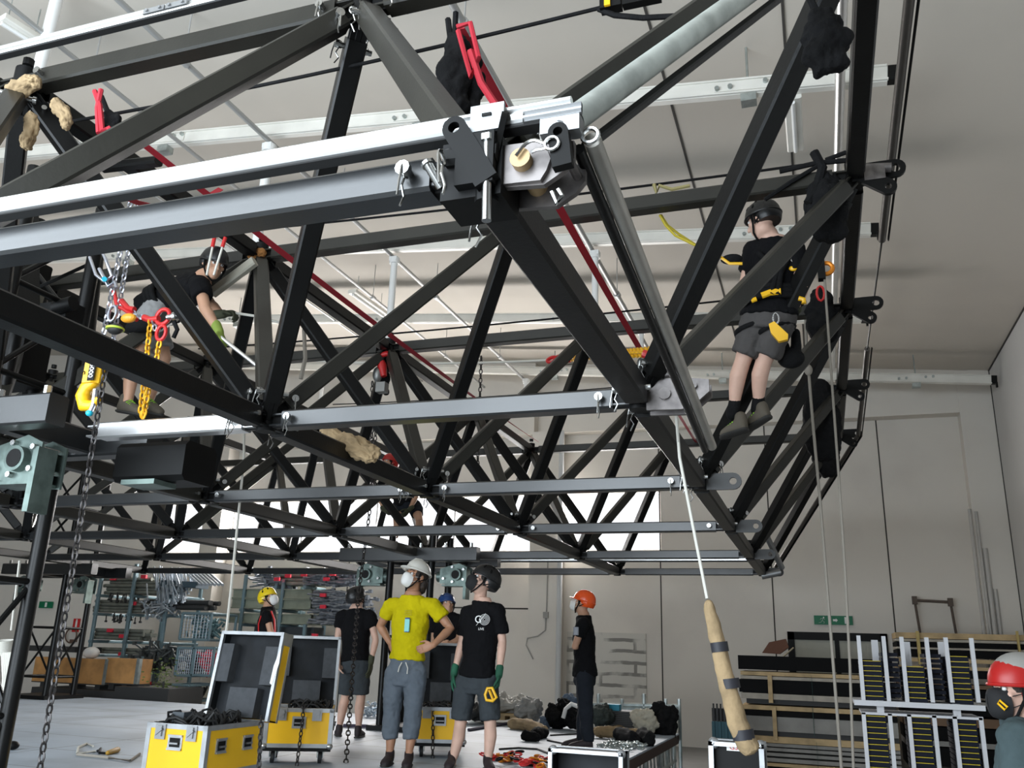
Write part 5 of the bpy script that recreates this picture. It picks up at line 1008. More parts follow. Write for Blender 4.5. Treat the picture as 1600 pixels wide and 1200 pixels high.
cables('cable_heap', 'black cables lying in the second open yellow case', g1.x + .05, g2.x - .30, Y2 + .16, Y2 + .40, g1.z - .06, 12, .010, hgt=.11, seed=5)
cables('cable_heap', 'black cables lying in the third half hidden yellow case', h1.x + .07, h2.x - .26, Y3 + .16, Y3 + .40, h1.z - .06, 10, .010, hgt=.09, seed=6)
s = thing('hoist_motor', 'small grey motor block with a black handle on the edge of the nearest case', 'motor', aY(283, 1115, f1.y + .15)); c = aY(285, 1120, f1.y + .15)
MB().box(c, (.10, .1, .07)).build('motor_block', mat('dark_grey_plastic', (.06, .07, .08), .5), s, 0); MB().path([aY(x, y, f1.y + .12) for x, y in ((263, 1128), (263, 1113), (282, 1111), (284, 1117))], .010, 8).build('carry_handle', steel2, s)
chain([aY(408, 1124, f1.y + .35), aY(407, 1150, f1.y + .3), aY(404, 1215, f1.y + .3)], .017, .006, chm, 'dark chain hanging over the right corner of the nearest yellow case')
chain([aY(474, 1098, Y2 + .03), aY(473, 1125, Y2 - .06), aY(462, 1210, Y2 - .1)], .016, .006, chm, 'dark chain hanging down the front of the second yellow case')
chain([aY(677, 1100, Y3 - .02), aY(676, 1185, Y3 - .06)], .017, .006, chm, 'dark chain hanging down the front of the third yellow case')
# black lids at the lower edge
def black_case(label, px0, px1, Y, zb, lbl=None):
    a, b = aY(*px0, Y), aY(*px1, Y); s = thing('black_case', label, 'case', ((a.x + b.x) / 2, Y + .2, zb)); z1 = (a.z + b.z) / 2; x0, x1 = a.x, b.x
    MB().ab((x0, Y + .16, zb), (x1, Y + .18, z1)).ab((x0, Y, zb), (x0 + .012, Y + .18, z1)).ab((x1 - .012, Y, zb), (x1, Y + .18, z1)).ab((x0, Y, z1 - .012), (x1, Y + .18, z1)).ab((x0, Y, zb), (x1, Y + .18, zb + .012)).build('lid_shell', casein, s, 0)
    e = MB(); e.ab((x0 - .004, Y - .006, zb), (x0 + .02, Y + .02, z1 + .004)); e.ab((x1 - .02, Y - .006, zb), (x1 + .004, Y + .02, z1 + .004)); e.ab((x0 - .004, Y - .006, z1 - .016), (x1 + .004, Y + .02, z1 + .004)); e.ab((x1 - .012, Y + .15, zb), (x1 + .005, Y + .185, z1 + .004)); e.ab((x0, Y + .15, z1 - .012), (x1 + .004, Y + .185, z1 + .005))
    for x in (x0 + .02, x1 - .01): e.ell((x, Y + .02, z1 - .005), (.028, .028, .028), None, 12, 8)
    e.build('edge_trim', rimm, s, 0); MB().ab((x0 + .05, Y + .06, zb), (x0 + .17, Y + .155, z1 - .2)).build('foam_block', greyfoam, s, 0); return s, x0, x1, z1
black_case('open black case lid with bright edges in front of the chain pile', (858, 1168), (972, 1180), 5.4, DZ * 0 + .25)
sb, x0, x1, z1 = black_case('black case with grey corners and a small white label under the hanging canvas sling', (1108, 1158), (1192, 1166), 4.75, .25)
MB().ab((x0 + .02, 4.79, .25), (x1 - .02, 4.80, z1 - .02)).build('front_panel', steel2, sb, 0)
c = aY(1149, 1168, 4.78); MB().box(c, (.085, .004, .032)).build('case_label', white, sb, 0); text('label_text', 'GSE', c + V((0, -.004, 0)), (PI / 2, 0, 0), .034, redp, sb, .001)
# ---------------------------------------------------------------- small things on the deck
def onz(x, y, z=DZ): return aZ(x, y, z)
def bundle(px, rads, z, label, m=burlap, name='sling_bundle', cat='sling', amp=.04): 
    pts = [onz(x, y, z) + V((0, 0, r)) for (x, y), r in zip(px, rads)]; o = one(MB().limb(pts, list(rads), 12), name, m, label, cat, None, 60); _sub(o, 2); _disp(o, amp * 1.5, .09); _disp(o, amp * .7, .035); return o
bundle(((800, 1139), (820, 1141), (850, 1148)), (.07, .08, .06), DZ, 'tan canvas bundle lying on the deck behind the two men, right of the black shorts')
bundle(((838, 1155), (850, 1153)), (.07, .06), DZ, 'black webbing lump on the deck beside the tan canvas bundle', blackcloth); bundle(((822, 1158), (838, 1159)), (.06, .05), DZ, 'flat black webbing lump on the deck in front of the tan canvas bundle', blackcloth)
bundle(((935, 1153), (965, 1155), (1000, 1157)), (.07, .075, .07), DZ, 'long tan canvas sling lying on the deck behind the orange helmet person\'s heels')
bundle(((960, 1145), (990, 1142), (1015, 1147)), (.05, .05, .04), DZ, 'grey and tan canvas sling lying at the back right of the deck'); bundle(((970, 1160), (990, 1165)), (.09, .08), DZ, 'black sling bag on the deck, left of the pair near the chain pile', blackcloth); bundle(((1002, 1162), (1014, 1166)), (.09, .08), DZ, 'black sling bag on the deck nearest to the deck\'s right edge', blackcloth)
rnd = random.Random(4); mb = MB()
for k in range(90):
    c = onz(rnd.gauss(968, 16), rnd.gauss(1169, 3.0)) + V((0, 0, .012 + rnd.random() * .04)); a = rnd.random() * 6; mb.ring(c, V((math.cos(a), math.sin(a), .2)), V((-math.sin(a), math.cos(a), rnd.uniform(-.8, .8))).normalized(), .03, .007, 8, 5, 1.4, .9)
one(mb, 'chain_pile', zinc, 'pile of zinc chain on the deck by the orange helmet person\'s shoes', 'chain', None, 60)
def carabs(x, y, label, seed, n=16):
    rnd = random.Random(seed); s = thing('carabiner_pile', label, 'carabiners', onz(x, y))
    for nm, m, k in (('red_carabiners', redp, n), ('orange_carabiners', mat('orange_anodised', (.75, .25, .02), .4, .5), n // 2), ('black_carabiners', steel2, n // 2)):
        mb = MB()
        for i in range(k): c = onz(x + rnd.gauss(0, 12), y + rnd.gauss(0, 3)) + V((0, 0, .012 + rnd.random() * .05)); a = rnd.random() * 6; mb.ring(c, V((math.cos(a), math.sin(a), rnd.uniform(-.3, .3))), V((-math.sin(a), math.cos(a), rnd.uniform(-.6, .6))).normalized(), .035, .009, 10, 5, 1.3, .75)
        o = mb.build(nm, m, s, 60); o['kind'] = 'stuff'
carabs(790, 1188, 'red and orange carabiners in a pile on the deck right of the pale calves', 1); carabs(838, 1196, 'second pile of red and yellow carabiners at the bottom edge by the black lid', 2)
def floorline(px, r, m, label, name='floor_cable'): return one(MB().path([onz(x, y) + V((0, 0, r)) for x, y in px], r, 6), name, m, label, 'cable')
floorline(((780, 1172), (810, 1170), (840, 1172), (856, 1178)), .010, blackrub, 'black cable curving on the deck between the carabiner piles'); floorline(((860, 1150), (900, 1148), (925, 1150)), .010, blackrub, 'black cable on the deck leading to the orange helmet person'); floorline(((855, 1158), (880, 1163), (900, 1162)), .010, blackrub, 'second black cable on the deck in front of the orange helmet person\'s toes')
floorline(((732, 1143), (790, 1133), (800, 1132)), .02, mat('purple_grey_strap', (.06, .05, .08), .8), 'dark strap lying across the deck behind the black shorts'); floorline(((536, 1137), (575, 1138), (600, 1142), (625, 1143)), .025, mat('purple_grey_strap', (.06, .05, .08), .8), 'dark strap lying across the deck behind the yellow shirt person\'s ankles')
floorline(((148, 1176), (120, 1180), (122, 1170), (135, 1164), (145, 1168)), .012, rope_w, 'white cable loop on the deck at the far lower left', 'floor_cable'); floorline(((120, 1181), (170, 1186), (203, 1191), (218, 1180)), .012, rope_g, 'grey cable running over the deck toward the nearest yellow case')
s = thing('yellow_tool', 'small yellow handled tool lying on the deck left of the nearest yellow case', 'tool', onz(170, 1178)); MB().limb([onz(168, 1180) + V((0, 0, .02)), onz(183, 1176) + V((0, 0, .025))], [.02, .026]).build('grip', mat('amber_grip', (.45, .25, .03), .5), s); MB().path([onz(x, y) + V((0, 0, .015)) for x, y in ((152, 1176), (157, 1172), (155, 1179), (168, 1180))], .012, 6).build('hook', steel2, s)
one(MB().ell(onz(18, 1172) + V((0, 0, .04)), (.06, .06, .04)), 'foot_cover', steel2, 'dark rubber foot on the deck by the left front mast', 'foot')
# coil of white rope hanging at the left edge
s = thing('rope_coil', 'thick coil of white rope hanging on the left mast by the picture edge', 'rope', aY(10, 1005, 5.2)); mb = MB()
for k in range(9): c = aY(8, 1003 + k * 2.2, 5.2); mb.ring(c + V((-.02, 0, 0)), V((1, 0, 0)), V((0, 1, .15)), .075, .012, 16, 6)
for k in range(6): mb.path([aY(4 + 3 * k, 1020, 5.15), aY(6 + 3.5 * k, 1060, 5.13 - .01 * k), aY(3 + 2 * k, 1100 - 6 * k, 5.15)], .012, 6)
mb.path([aY(18, 985, 5.2), aY(31, 876, 5.2)], .010, 6); mb.build('coil', rope_w, s, 60)
# ================================================================ STORAGE BEHIND THE DECK
tubem = mat('old_grey_tube', (.20, .21, .18), .6, .3, .2, 6); tubez = mat('zinc_tube', (.45, .5, .55), .4, .8, .15, 8); upm = mat('blue_grey_upright', (.16, .24, .27), .5, .2); darkst = mat('dark_stack_steel', (.03, .03, .03), .6)
capr = mat('red_cap', (.75, .03, .06), .5)
def rack(label, posts, Y0, Y1, z0=0):
    s = thing('storage_rack', label, 'rack', (posts[0][0], Y0, z0))
    for (x, z1) in posts:
        for y in (Y0, Y1): MB().bar((x, y, z0), (x, y, z1), .07, .07).build('upright', upm, s, 30)
    return s
YR = 15.0
px_ = lambda x, y, Y=YR: aY(x, y, Y)
pa, pb, pc = px_(160, 930).x, px_(212, 930).x, px_(268, 930).x
rk = rack('blue-grey tube rack loaded with grey tubes at the left behind the deck', ((pa, 3.0), (pb, 3.1), (pc, 2.75)), YR - .1, YR + .9)
def shelfarm(s, xs, z): 
    for x in xs: MB().bar((x, YR - .15, z), (x, YR + 1, z), .06, .06).build('shelf_arm', upm, s, 30)
def tubes(proto_name, m, x0, x1, z0, rows, cols, r, label, group, Y=YR, jit=.12, seed=1, cat='tube'):
    rnd = random.Random(seed); p = None
    for i in range(rows):
        for j in range(cols):
            d = V((rnd.uniform(-jit, jit), Y + .05 + j * r * 2.15 + (r if i % 2 else 0), z0 + r + i * r * 1.9))
            if p is None: p = tag(MB().tube((x0, 0, 0), (x1, 0, 0), r, None, 10).build(proto_name, m, None, 40, V((0, 0, 0))), label, cat, group); p.location = d; first = p
            else: c = p.copy(); COL.objects.link(c); c.location = d
zA = px_(180, 928).z; zB = px_(180, 957).z; zC = px_(180, 1000).z; zD = px_(180, 1022).z
for z in (zA, zB, zC, zD): shelfarm(rk, (pa, pb, pc), z - .04)
xl, xr_ = px_(158, 930).x, px_(238, 930).x
tubes('steel_tube', tubem, xl, xr_, zA, 5, 5, .036, 'grey steel tube in the top bundle of the left rack', 'tubes in the top bundle of the left rack', seed=2)
tubes('steel_tube', tubem, px_(148, 950).x, px_(226, 950).x, zB, 4, 5, .034, 'grey steel tube in the second bundle of the left rack', 'tubes in the second bundle of the left rack', seed=3)
tubes('steel_tube', tubem, px_(146, 990).x, px_(222, 990).x, zC, 3, 5, .04, 'grey steel tube in the third bundle of the left rack', 'tubes in the third bundle of the left rack', seed=4)
tubes('steel_tube', tubem, px_(150, 1015).x, px_(240, 1015).x, zD, 2, 5, .032, 'dark steel tube in the fourth bundle of the left rack', 'tubes in the fourth bundle of the left rack', seed=5)
tubes('steel_tube', tubem, px_(214, 1060).x, px_(270, 1060).x, px_(240, 1084).z, 4, 3, .030, 'grey steel tube lying low behind the plywood crates', 'tubes low behind the plywood crates', Y=14.6, jit=.3, seed=6)
tubes('black_beam', darkst, px_(222, 945).x, px_(322, 945).x, px_(270, 952).z, 2, 4, .05, 'black beam sticking out of the left rack above the wire cages', 'black beams above the wire cages', seed=7, cat='beam')
def clutter(name, label, px0, px1, Y, n, m, r, L, seed, cat='fittings', dirv=None):
    rnd = random.Random(seed); a, b = aY(*px0, Y), aY(*px1, Y); mb = MB()
    for k in range(n):
        c = V((rnd.uniform(a.x, b.x), Y + rnd.uniform(0, .5), rnd.uniform(b.z, a.z))); d = V(dirv) if dirv else V((rnd.uniform(-1, 1), rnd.uniform(-1, 1), rnd.uniform(-1, 1))); d = (d + V((rnd.uniform(-.2, .2), rnd.uniform(-.2, .2), rnd.uniform(-.2, .2)))).normalized()
        mb.tube(c - d * L / 2, c + d * L / 2, r, None, 7); mb.box(c + d * L / 2, (r * 3, r * 3, r * 3))
    return one(mb, name, m, label, cat, None, 30, 'stuff')
clutter('zinc_braces', 'shining zinc brace ends hanging out of the top of the left rack', (233, 895), (275, 930), YR - .3, 110, tubez, .015, .35, 1, dirv=(.3, 0, -1)); clutter('zinc_braces', 'shining zinc brace ends on the second shelf of the left rack', (222, 942), (258, 960), YR - .3, 60, tubez, .015, .28, 2)
clutter('zinc_braces', 'dark steel fittings heaped on the low shelf right of the tubes', (215, 1010), (258, 1040), YR - .3, 70, mat('dark_fittings', (.09, .1, .1), .5, .5), .02, .35, 3); clutter('hook_row', 'row of dark hooks hanging under the top tube bundle', (165, 930), (198, 935), YR - .2, 26, darkst, .012, .14, 4, 'hooks', (0, 0, -1)); clutter('hook_row', 'row of dark hooks hanging under the second tube bundle', (165, 961), (196, 968), YR - .2, 16, darkst, .012, .12, 5, 'hooks', (0, 0, -1))
k = 0
for x, y in ((177, 904), (225, 901), (208, 943), (172, 985), (191, 994), (190, 1022), (231, 1068)): MB().box(aY(x, y, YR - .02 if y < 1050 else 14.55), (.13, .05, .07)).build('red_end_cap', capr, rk, 0); k += 1  # red caps on the bundled tubes
# leaning zinc ladder frames top right of the rack
p = None
for k in range(7):
    a, b = aY(292 + 6 * k, 896, YR + .3), aY(312 + 6 * k, 914, YR - .2); m = MB().bar(a, b, .05, .05)
    one(m, 'zinc_post', tubez, 'zinc post end in the slanted row on top of the left rack', 'post', 'slanted zinc posts on the left rack')
one(MB().bar(aY(262, 912, YR), aY(316, 915, YR), .4, .12), 'dark_bundle', mat('blue_black_bundle', (.04, .07, .09), .6), 'dark blue bundle under the slanted zinc posts on the left rack', 'bundle')
# wire cages
def cage(px0, px1, Y, label, fillm, fl, seed):
    a, b = aY(*px0, Y), aY(*px1, Y); s = thing('wire_cage', label, 'cage', ((a.x + b.x) / 2, Y + .4, b.z)); x0, x1, z0, z1 = a.x, b.x, b.z, a.z; f = MB()
    for x in (x0, x1):
        for y in (Y, Y + .8): f.bar((x, y, z0), (x, y, z1), .05, .05)
    for z in (z0, z1):
        for y in (Y, Y + .8): f.bar((x0, y, z), (x1, y, z), .05, .05)
        for x in (x0, x1): f.bar((x, Y, z), (x, Y + .8, z), .05, .05)
    f.build('frame', upm, s, 30); g = MB()
    n = 9
    for i in range(1, n): g.tube((x0 + (x1 - x0) * i / n, Y, z0), (x0 + (x1 - x0) * i / n, Y, z1), .006, None, 5)
    for i in range(1, 9): g.tube((x0, Y, z0 + (z1 - z0) * i / 9), (x1, Y, z0 + (z1 - z0) * i / 9), .006, None, 5)
    g.build('wire_mesh', tubez, s, 30); rnd = random.Random(seed); c = MB()
    for k in range(60): q = V((rnd.uniform(x0 + .06, x1 - .06), Y + rnd.uniform(.1, .6), rnd.uniform(z0 + .05, z0 + (z1 - z0) * .8))); d = V((rnd.uniform(-1, 1), rnd.uniform(-1, 1), rnd.uniform(-1, 1))) * .1; c.tube(q - d, q + d, .025, None, 6)
    o = c.build(fl, fillm, s, 30); o['kind'] = 'stuff'
cage((286, 958), (326, 1000), 14.9, 'blue-grey wire cage full of zinc clamps, the upper one right of the rack', mat('teal_clamps', (.15, .27, .3), .5, .5), 'clamps', 1)
cage((279, 1012), (300, 1056), 14.6, 'wire cage full of dark couplers standing left of the red one', mat('dark_fittings', (.09, .1, .1)), 'couplers', 2); cage((304, 1012), (330, 1056), 14.6, 'wire cage full of red couplers right behind the nearest open lid', capr, 'red_couplers', 3)
cage((270, 1070), (292, 1096), 14.3, 'empty low wire cage standing behind the deck by the green plant', darkst, 'scraps', 4)
# plywood crates
def crate(px0, px1, Y, d, label):
    a, b = aY(*px0, Y), aY(*px1, Y); s = thing('plywood_crate', label, 'crate', ((a.x + b.x) / 2, Y + d / 2, b.z)); MB().ab((a.x, Y, b.z), (b.x, Y + d, a.z)).build('crate_body', wood, s, 0)
    MB().ab((b.x - .01, Y - .01, b.z), (b.x + .012, Y + .06, a.z + .01)).ab((b.x - .06, Y - .012, b.z), (b.x, Y, a.z + .01)).build('metal_edge', zinc, s, 0); m = MB()
    for t in (.1, .5, .85): x = a.x + (b.x - a.x) * t; m.ab((x, Y + .05, b.z - .12), (x + .12, Y + d, b.z))
    m.ab((a.x, Y, b.z - .02), (b.x, Y + d, b.z)); m.build('skid', darkst, s, 0); return s
crate((56, 1026), (163, 1070), 13.6, .35, 'long plywood crate lying behind the far left mast'); crate((168, 1028), (213, 1069), 13.6, .35, 'short plywood crate right of the long one, below the tube rack')
one(MB().ell(aY(143, 1020, 13.9), (.16, .14, .11)), 'paper_bag', white, 'crumpled white bag lying on top of the long plywood crate', 'bag')
one(MB().ab(aY(40, 1008, 14.2), aY(158, 1020, 14.9)), 'dark_profile_stack', darkst, 'dark profiles stacked behind the long plywood crate', 'profiles')
one(MB().ab(aY(180, 1072, 13.35), V((aY(262, 1090, 13.35).x, 14.3, .0))), 'dark_pallet', darkst, 'dark pallet standing under the short plywood crate', 'pallet'); one(MB().ab(aY(50, 1073, 13.4), V((aY(178, 1090, 13.4).x, 14.4, .0))), 'dark_pallet', darkst, 'dark pallet standing under the long plywood crate', 'pallet')
s = thing('potted_shrub', 'small green yellow shrub standing between the low tubes and the cages', 'plant', aY(256, 1085, 13.6)); rnd = random.Random(8); mb = MB(); c = aY(256, 1063, 13.6)
for k in range(170):
    q = c + V((rnd.gauss(0, .13), rnd.gauss(0, .12), rnd.gauss(.02, .16))); n_ = V((rnd.uniform(-1, 1), rnd.uniform(-1, 1), rnd.uniform(-.2, 1))).normalized(); u, v = mb.frame(n_); mb.add([q, q + u * .03 + v * .015, q + u * .065, q + u * .03 - v * .015], [(0, 1, 2, 3)])
o = mb.build('foliage', mat('shrub_leaf', (.10, .14, .03), .7, 0, .5, 20), s, 0); o['kind'] = 'stuff'; MB().tube((c.x, c.y, c.z - .42), (c.x, c.y, c.z), .02).build('stem', darkst, s)
# middle rack: I-beams and braces
YM = 16.3
rm = rack('blue-grey rack with I-beams behind the yellow helmet person', ((aY(380, 960, YM).x, 3.0), (aY(440, 960, YM).x, 2.85), (aY(478, 985, YM).x, 2.0)), YM - .05, YM + .7)
ibm = mat('olive_beam_paint', (.24, .26, .20), .55, 0, .12, 5)
def ibeam(x0, x1, y, z, h=.2, w=.12): return MB().bar((x0, y, z + h - .01), (x1, y, z + h - .01), w, .018, None, .002).bar((x0, y, z + .01), (x1, y, z + .01), w, .018, None, .002).bar((x0, y, z), (x1, y, z + .0001), .014, h * .0 + .01, None, .001).ab((x0, y - .006, z), (x1, y + .006, z + h))
p = None
for (xa, xb, yb, nz, nm, jj) in ((362, 485, 951, 2, 'upper', .3), (356, 485, 974, 1, 'lower', .3)):
    z0 = aY(420, yb, YM).z; proto = None
    for i in range(nz):
        for j in range(5):
            if proto is None: proto = tag(ibeam(aY(xa, yb, YM).x, aY(xb, yb, YM).x, 0, 0).build('i_beam', ibm, None, 0, V((0, 0, 0))), 'olive I-beam in the %s stack of the middle rack' % nm, 'beam', 'I-beams in the %s stack' % nm); o = proto
            else: o = proto.copy(); COL.objects.link(o)
            o.location = (j * .12, YM + j * .14, z0 + i * .205)
    for x in (380, 440): MB().bar((aY(x, yb, YM).x, YM - .1, z0 - .04), (aY(x, yb, YM).x, YM + .9, z0 - .04), .06, .06).build('shelf_arm', upm, rm, 30)
z0 = aY(470, 915, YM).z; tubes('steel_tube', tubem, aY(425, 905, YM).x, aY(492, 905, YM).x, z0, 3, 4, .045, 'grey tube on the top shelf of the middle rack', 'tubes on the top shelf of the middle rack', Y=YM, seed=9)
for x in (435, 480): MB().bar((aY(x, 915, YM).x, YM - .1, z0 - .04), (aY(x, 915, YM).x, YM + .7, z0 - .04), .07, .07).build('shelf_arm', upm, rm, 30)
steelmix = mat('grey_scaffold_ends', (.22, .24, .27), .45, .6, .3, 20)
clutter('scaffold_ends', 'tangle of grey scaffold braces on the top shelf of the middle rack, left part', (395, 888), (430, 915), YM - .1, 60, steelmix, .022, .45, 11, dirv=(1, 0, 0)); clutter('scaffold_ends', 'tangle of grey scaffold braces on the top shelf of the middle rack, right part', (485, 890), (545, 914), YM - .1, 110, steelmix, .022, .45, 12, dirv=(1, 0, 0)); clutter('scaffold_ends', 'tangle of grey scaffold braces left of the person seen from behind', (492, 922), (555, 975), YM - .2, 190, steelmix, .022, .45, 13, dirv=(1, .2, 0))
k = 0
for x, y in ((433, 905), (450, 900), (475, 898), (510, 905), (520, 897), (505, 930), (505, 948), (492, 993), (482, 999)): MB().box(aY(x, y, YM - .25), (.13, .05, .07)).build('red_end_cap', capr, rm, 0); k += 1  # red tube caps on the middle rack
tubes('steel_tube', tubez, aY(390, 1000, YM).x, aY(515, 1000, YM).x, aY(450, 1003, YM).z, 2, 3, .04, 'zinc tube on the lowest shelf of the middle rack above the open lids', 'zinc tubes on the lowest shelf of the middle rack', Y=YM, seed=14)
one(MB().ab(aY(398, 978, YM + .2), aY(505, 994, YM + .6)), 'dark_crate', mat('dark_crate_grey', (.05, .055, .06), .7), 'dark box standing under the I-beams behind the yellow helmet person', 'box')
# heap of gear on and behind the back edge of the deck
Yg = 12.5
def lump(px, r, Y, m, label, name='gear_bag', cat='bag', amp=.06): c = aY(*px, Y); o = one(MB().ell(c, r, None, 20, 12), name, m, label, cat, None, 60); _sub(o, 2); _disp(o, amp * 2.6, .13); _disp(o, amp * .9, .05); return o
lump((868, 1118), (.14, .2, .16), Yg, blackcloth, 'black harness bag at the left end of the gear heap'); lump((882, 1108), (.10, .15, .13), Yg + .1, blackcloth, 'black helmet-like bag second in the gear heap'); lump((898, 1120), (.15, .2, .15), Yg - .1, blackcloth, 'black bag with white straps left of the orange helmet person'); lump((940, 1118), (.16, .2, .14), Yg, mat('dark_green_bag', (.04, .05, .045), .9), 'dark green bag right of the orange helmet person')
lump((890, 1102), (.12, .14, .14), Yg + .3, mat('slate_blue_bag', (.09, .13, .19), .8), 'slate blue jacket on the gear heap'); lump((1008, 1127), (.17, .2, .16), Yg, mat('cream_bag', (.45, .42, .34), .9), 'open cream canvas bag at the right of the gear heap'); lump((856, 1128), (.10, .12, .07), Yg, mat('slate_blue_bag', (.09, .13, .19), .8), 'slate blue cloth at the left foot of the gear heap'); lump((1036, 1128), (.2, .2, .26), Yg + .2, blackcloth, 'black tall bag at the right end of the gear heap')
one(MB().path([aY(x, y, Yg - .25) for x, y in ((880, 1122), (884, 1108), (893, 1100), (903, 1104))], .03, 8), 'white_strap', white, 'white webbing strap over the black bag in the gear heap', 'strap')
s = thing('crate_row', 'row of black ribbed plastic crates at the back of the deck', 'crate', aY(975, 1139, Yg + .1)); a, b = aY(946, 1110, Yg + .1), aY(1000, 1139, Yg + .1); MB().ab((a.x, Yg + .1, b.z), (b.x, Yg + .5, a.z)).build('crate_body', blackrub, s, 0); m = MB()
for k in range(9): z = b.z + (a.z - b.z) * (k + .5) / 9; m.ab((a.x, Yg + .08, z - .006), (b.x, Yg + .1, z + .006))
m.build('ribs', mat('grey_rib', (.06, .06, .06), .5), s, 0)
one(MB().box(aY(958, 1105, Yg + .2), (.20, .15, .08)), 'blue_box', mat('cyan_box', (.02, .28, .42), .5), 'bright blue box on top of the black crates', 'box')
mz = MB(); Yz = 13.4
for x in (915, 935, 972, 1006, 1040, 1061): mz.bar(aY(x, 1092 - (8 if x in (935, 1006) else 0), Yz), V((aY(x, 1092, Yz).x, Yz, .02)), .05, .05)
for y in (1100, 1106): mz.bar(aY(915, y, Yz), aY(1061, y + 3, Yz), .05, .05)
one(mz, 'zinc_stillage', zinc, 'zinc stillage frame with posts standing behind the gear heap', 'frame')
s = thing('pallet', 'wooden pallet with folded tarpaulin behind the black shorts', 'pallet', aY(795, 1125, 12.6)); a, b = aY(735, 1112, 12.6), aY(815, 1127, 12.6); m = MB()
for k in range(4): x = a.x + (b.x - a.x) * (k + .1) / 4; m.ab((x, 12.6, b.z), (x + .12, 13.4, a.z - .03))
m.ab((a.x, 12.58, a.z - .03), (b.x, 13.42, a.z)).build('pallet_boards', timber, s, 0)
lump((785, 1102), (.55, .35, .13), 13.0, mat('white_tarp', (.42, .41, .38), .7), 'folded pale tarpaulin lying on the wooden pallet', 'tarpaulin', 'tarpaulin', .08); lump((826, 1110), (.2, .22, .17), 12.7, mat('grey_bag', (.26, .26, .25), .7), 'grey bag leaning at the right end of the tarpaulin'); lump((745, 1112), (.25, .2, .12), 12.5, darkst, 'dark cloth heap behind the black shorts', 'cloth_heap', 'cloth')
one(MB().ab(aY(812, 1129, 12.4), V((aY(845, 1129, 12.4).x, 12.5, .62))), 'spirit_level', mat('amber_level', (.6, .35, .02), .5), 'amber spirit level lying at the deck\'s back edge by the grey bag', 'level')
clutter('mesh_scrap', 'grey wire scraps at the back of the deck between the men\'s legs', (565, 1105), (640, 1122), 12.4, 90, tubez, .01, .2, 21, 'scraps')
# teal barriers
s = thing('teal_cart', 'teal cart carrying a row of dark bottles, standing left of the timber', 'cart', (aY(1130, 1150, 13.2).x, 13.4, 0)); a, b = aY(1112, 1127, 13.2), aY(1153, 1160, 13.2); m = MB()
for k in range(8): x = a.x + (b.x - a.x) * k / 8; m.ab((x, 13.2 + (.02 if k % 2 else 0), .0), (x + (b.x - a.x) / 8 * .92, 13.8, a.z))
m.build('cart_panels', mat('teal_panel', (.015, .075, .10), .6), s, 0)
for k in range(7): x = a.x + (b.x - a.x) * (k + .5) / 7; z = aY(1120, 1127, 13.2).z; MB().tube((x, 13.25, z), (x, 13.25, z + .17), .025).tube((x, 13.25, z + .17), (x, 13.25, z + .23), .012).build('bottle', darkst, s)
# timber stacks on the right
palew = mat('pale_plank', (.42, .38, .32), .7, 0, .15, 4); blackb = mat('black_board', (.004, .004, .0045), .7, 0, 0, 6, 0, 40, .15); grayb = mat('grey_board', (.30, .29, .27), .8, 0, .15, 3)
YT = 15.2; T0 = 1156; xe = aY(1400, 1100, YT).x
layers = [(1026, 1048, blackb, 'black'), (1051, 1057, timber, 'raw timber'), (1058, 1063, palew, 'pale'), (1064, 1084, blackb, 'wide black'), (1085, 1094, palew, 'pale'), (1104, 1111, timber, 'raw timber'), (1112, 1120, blackb, 'narrow black'), (1121, 1144, grayb, 'wide grey'), (1152, 1162, timber, 'raw timber'), (1163, 1168, grayb, 'thin grey'), (1170, 1175, grayb, 'thin grey'), (1178, 1183, grayb, 'thin grey'), (1186, 1192, grayb, 'thin grey'), (1194, 1199, timber, 'raw timber')]
xs0 = aY(T0, 1100, YT).x
names = ['topmost black beam of the timber stack below the ribbed door', 'first raw timber batten under the topmost black beam', 'pale plank under the first timber batten', 'wide black board in the upper bundle of the timber stack', 'pale plank under the wide black board', 'second raw timber batten, above the narrow black board', 'narrow black board in the middle bundle of the timber stack', 'wide grey board in the middle bundle of the timber stack', 'third raw timber batten, on top of the lowest bundle', 'highest thin grey board of the lowest bundle', 'second thin grey board of the lowest bundle', 'third thin grey board of the lowest bundle', 'lowest thin grey board of the lowest bundle', 'raw timber batten at the bottom of the timber stack']
for (ya, yb, m, nm), lb in zip(layers, names):
    za, zb = aY(1230, ya, YT).z, aY(1230, yb, YT).z; one(MB().ab((xs0 + (0 if 'black' in nm else .03), YT + (.02 if 'grey' in nm else 0), zb), (xe, YT + 1.0, za)), 'timber_board', m, lb, 'board', None, 0)
for y0_, y1_, x, lb in ((1054, 1098, 1199, 'upright timber strut on the upper bundle of the timber stack'), (1105, 1156, 1206, 'upright timber strut on the middle bundle of the timber stack')): one(MB().ab(aY(x, y0_, YT - .07), V((aY(x + 9, y1_, YT - .07).x, YT - .01, aY(x, y1_, YT - .07).z))), 'timber_strut', timber, lb, 'strut', None, 0)
for y0_, y1_, x, lb in ((1056, 1096, 1268, 'green strap around the upper bundle of the timber stack'), (1105, 1150, 1270, 'green strap around the middle bundle of the timber stack'), (1160, 1200, 1276, 'green strap around the lowest bundle of the timber stack')): one(MB().ab(aY(x, y0_, YT - .015), V((aY(x + 2.2, y1_, YT - .015).x, YT - .005, aY(x, y1_, YT - .015).z))), 'lashing_strap', mat('green_strap', (.02, .07, .06), .6), lb, 'strap', None, 0)
for (y_, lb) in ((1098, 'dark packing layer between the upper and middle bundles'), (1148, 'dark packing layer between the middle and lowest bundles')): one(MB().ab((xs0 + .1, YT + .08, aY(1230, y_ + 4, YT).z), (xe, YT + .9, aY(1230, y_ - 4, YT).z)), 'packing_layer', darkst, lb, 'packing', None, 0)
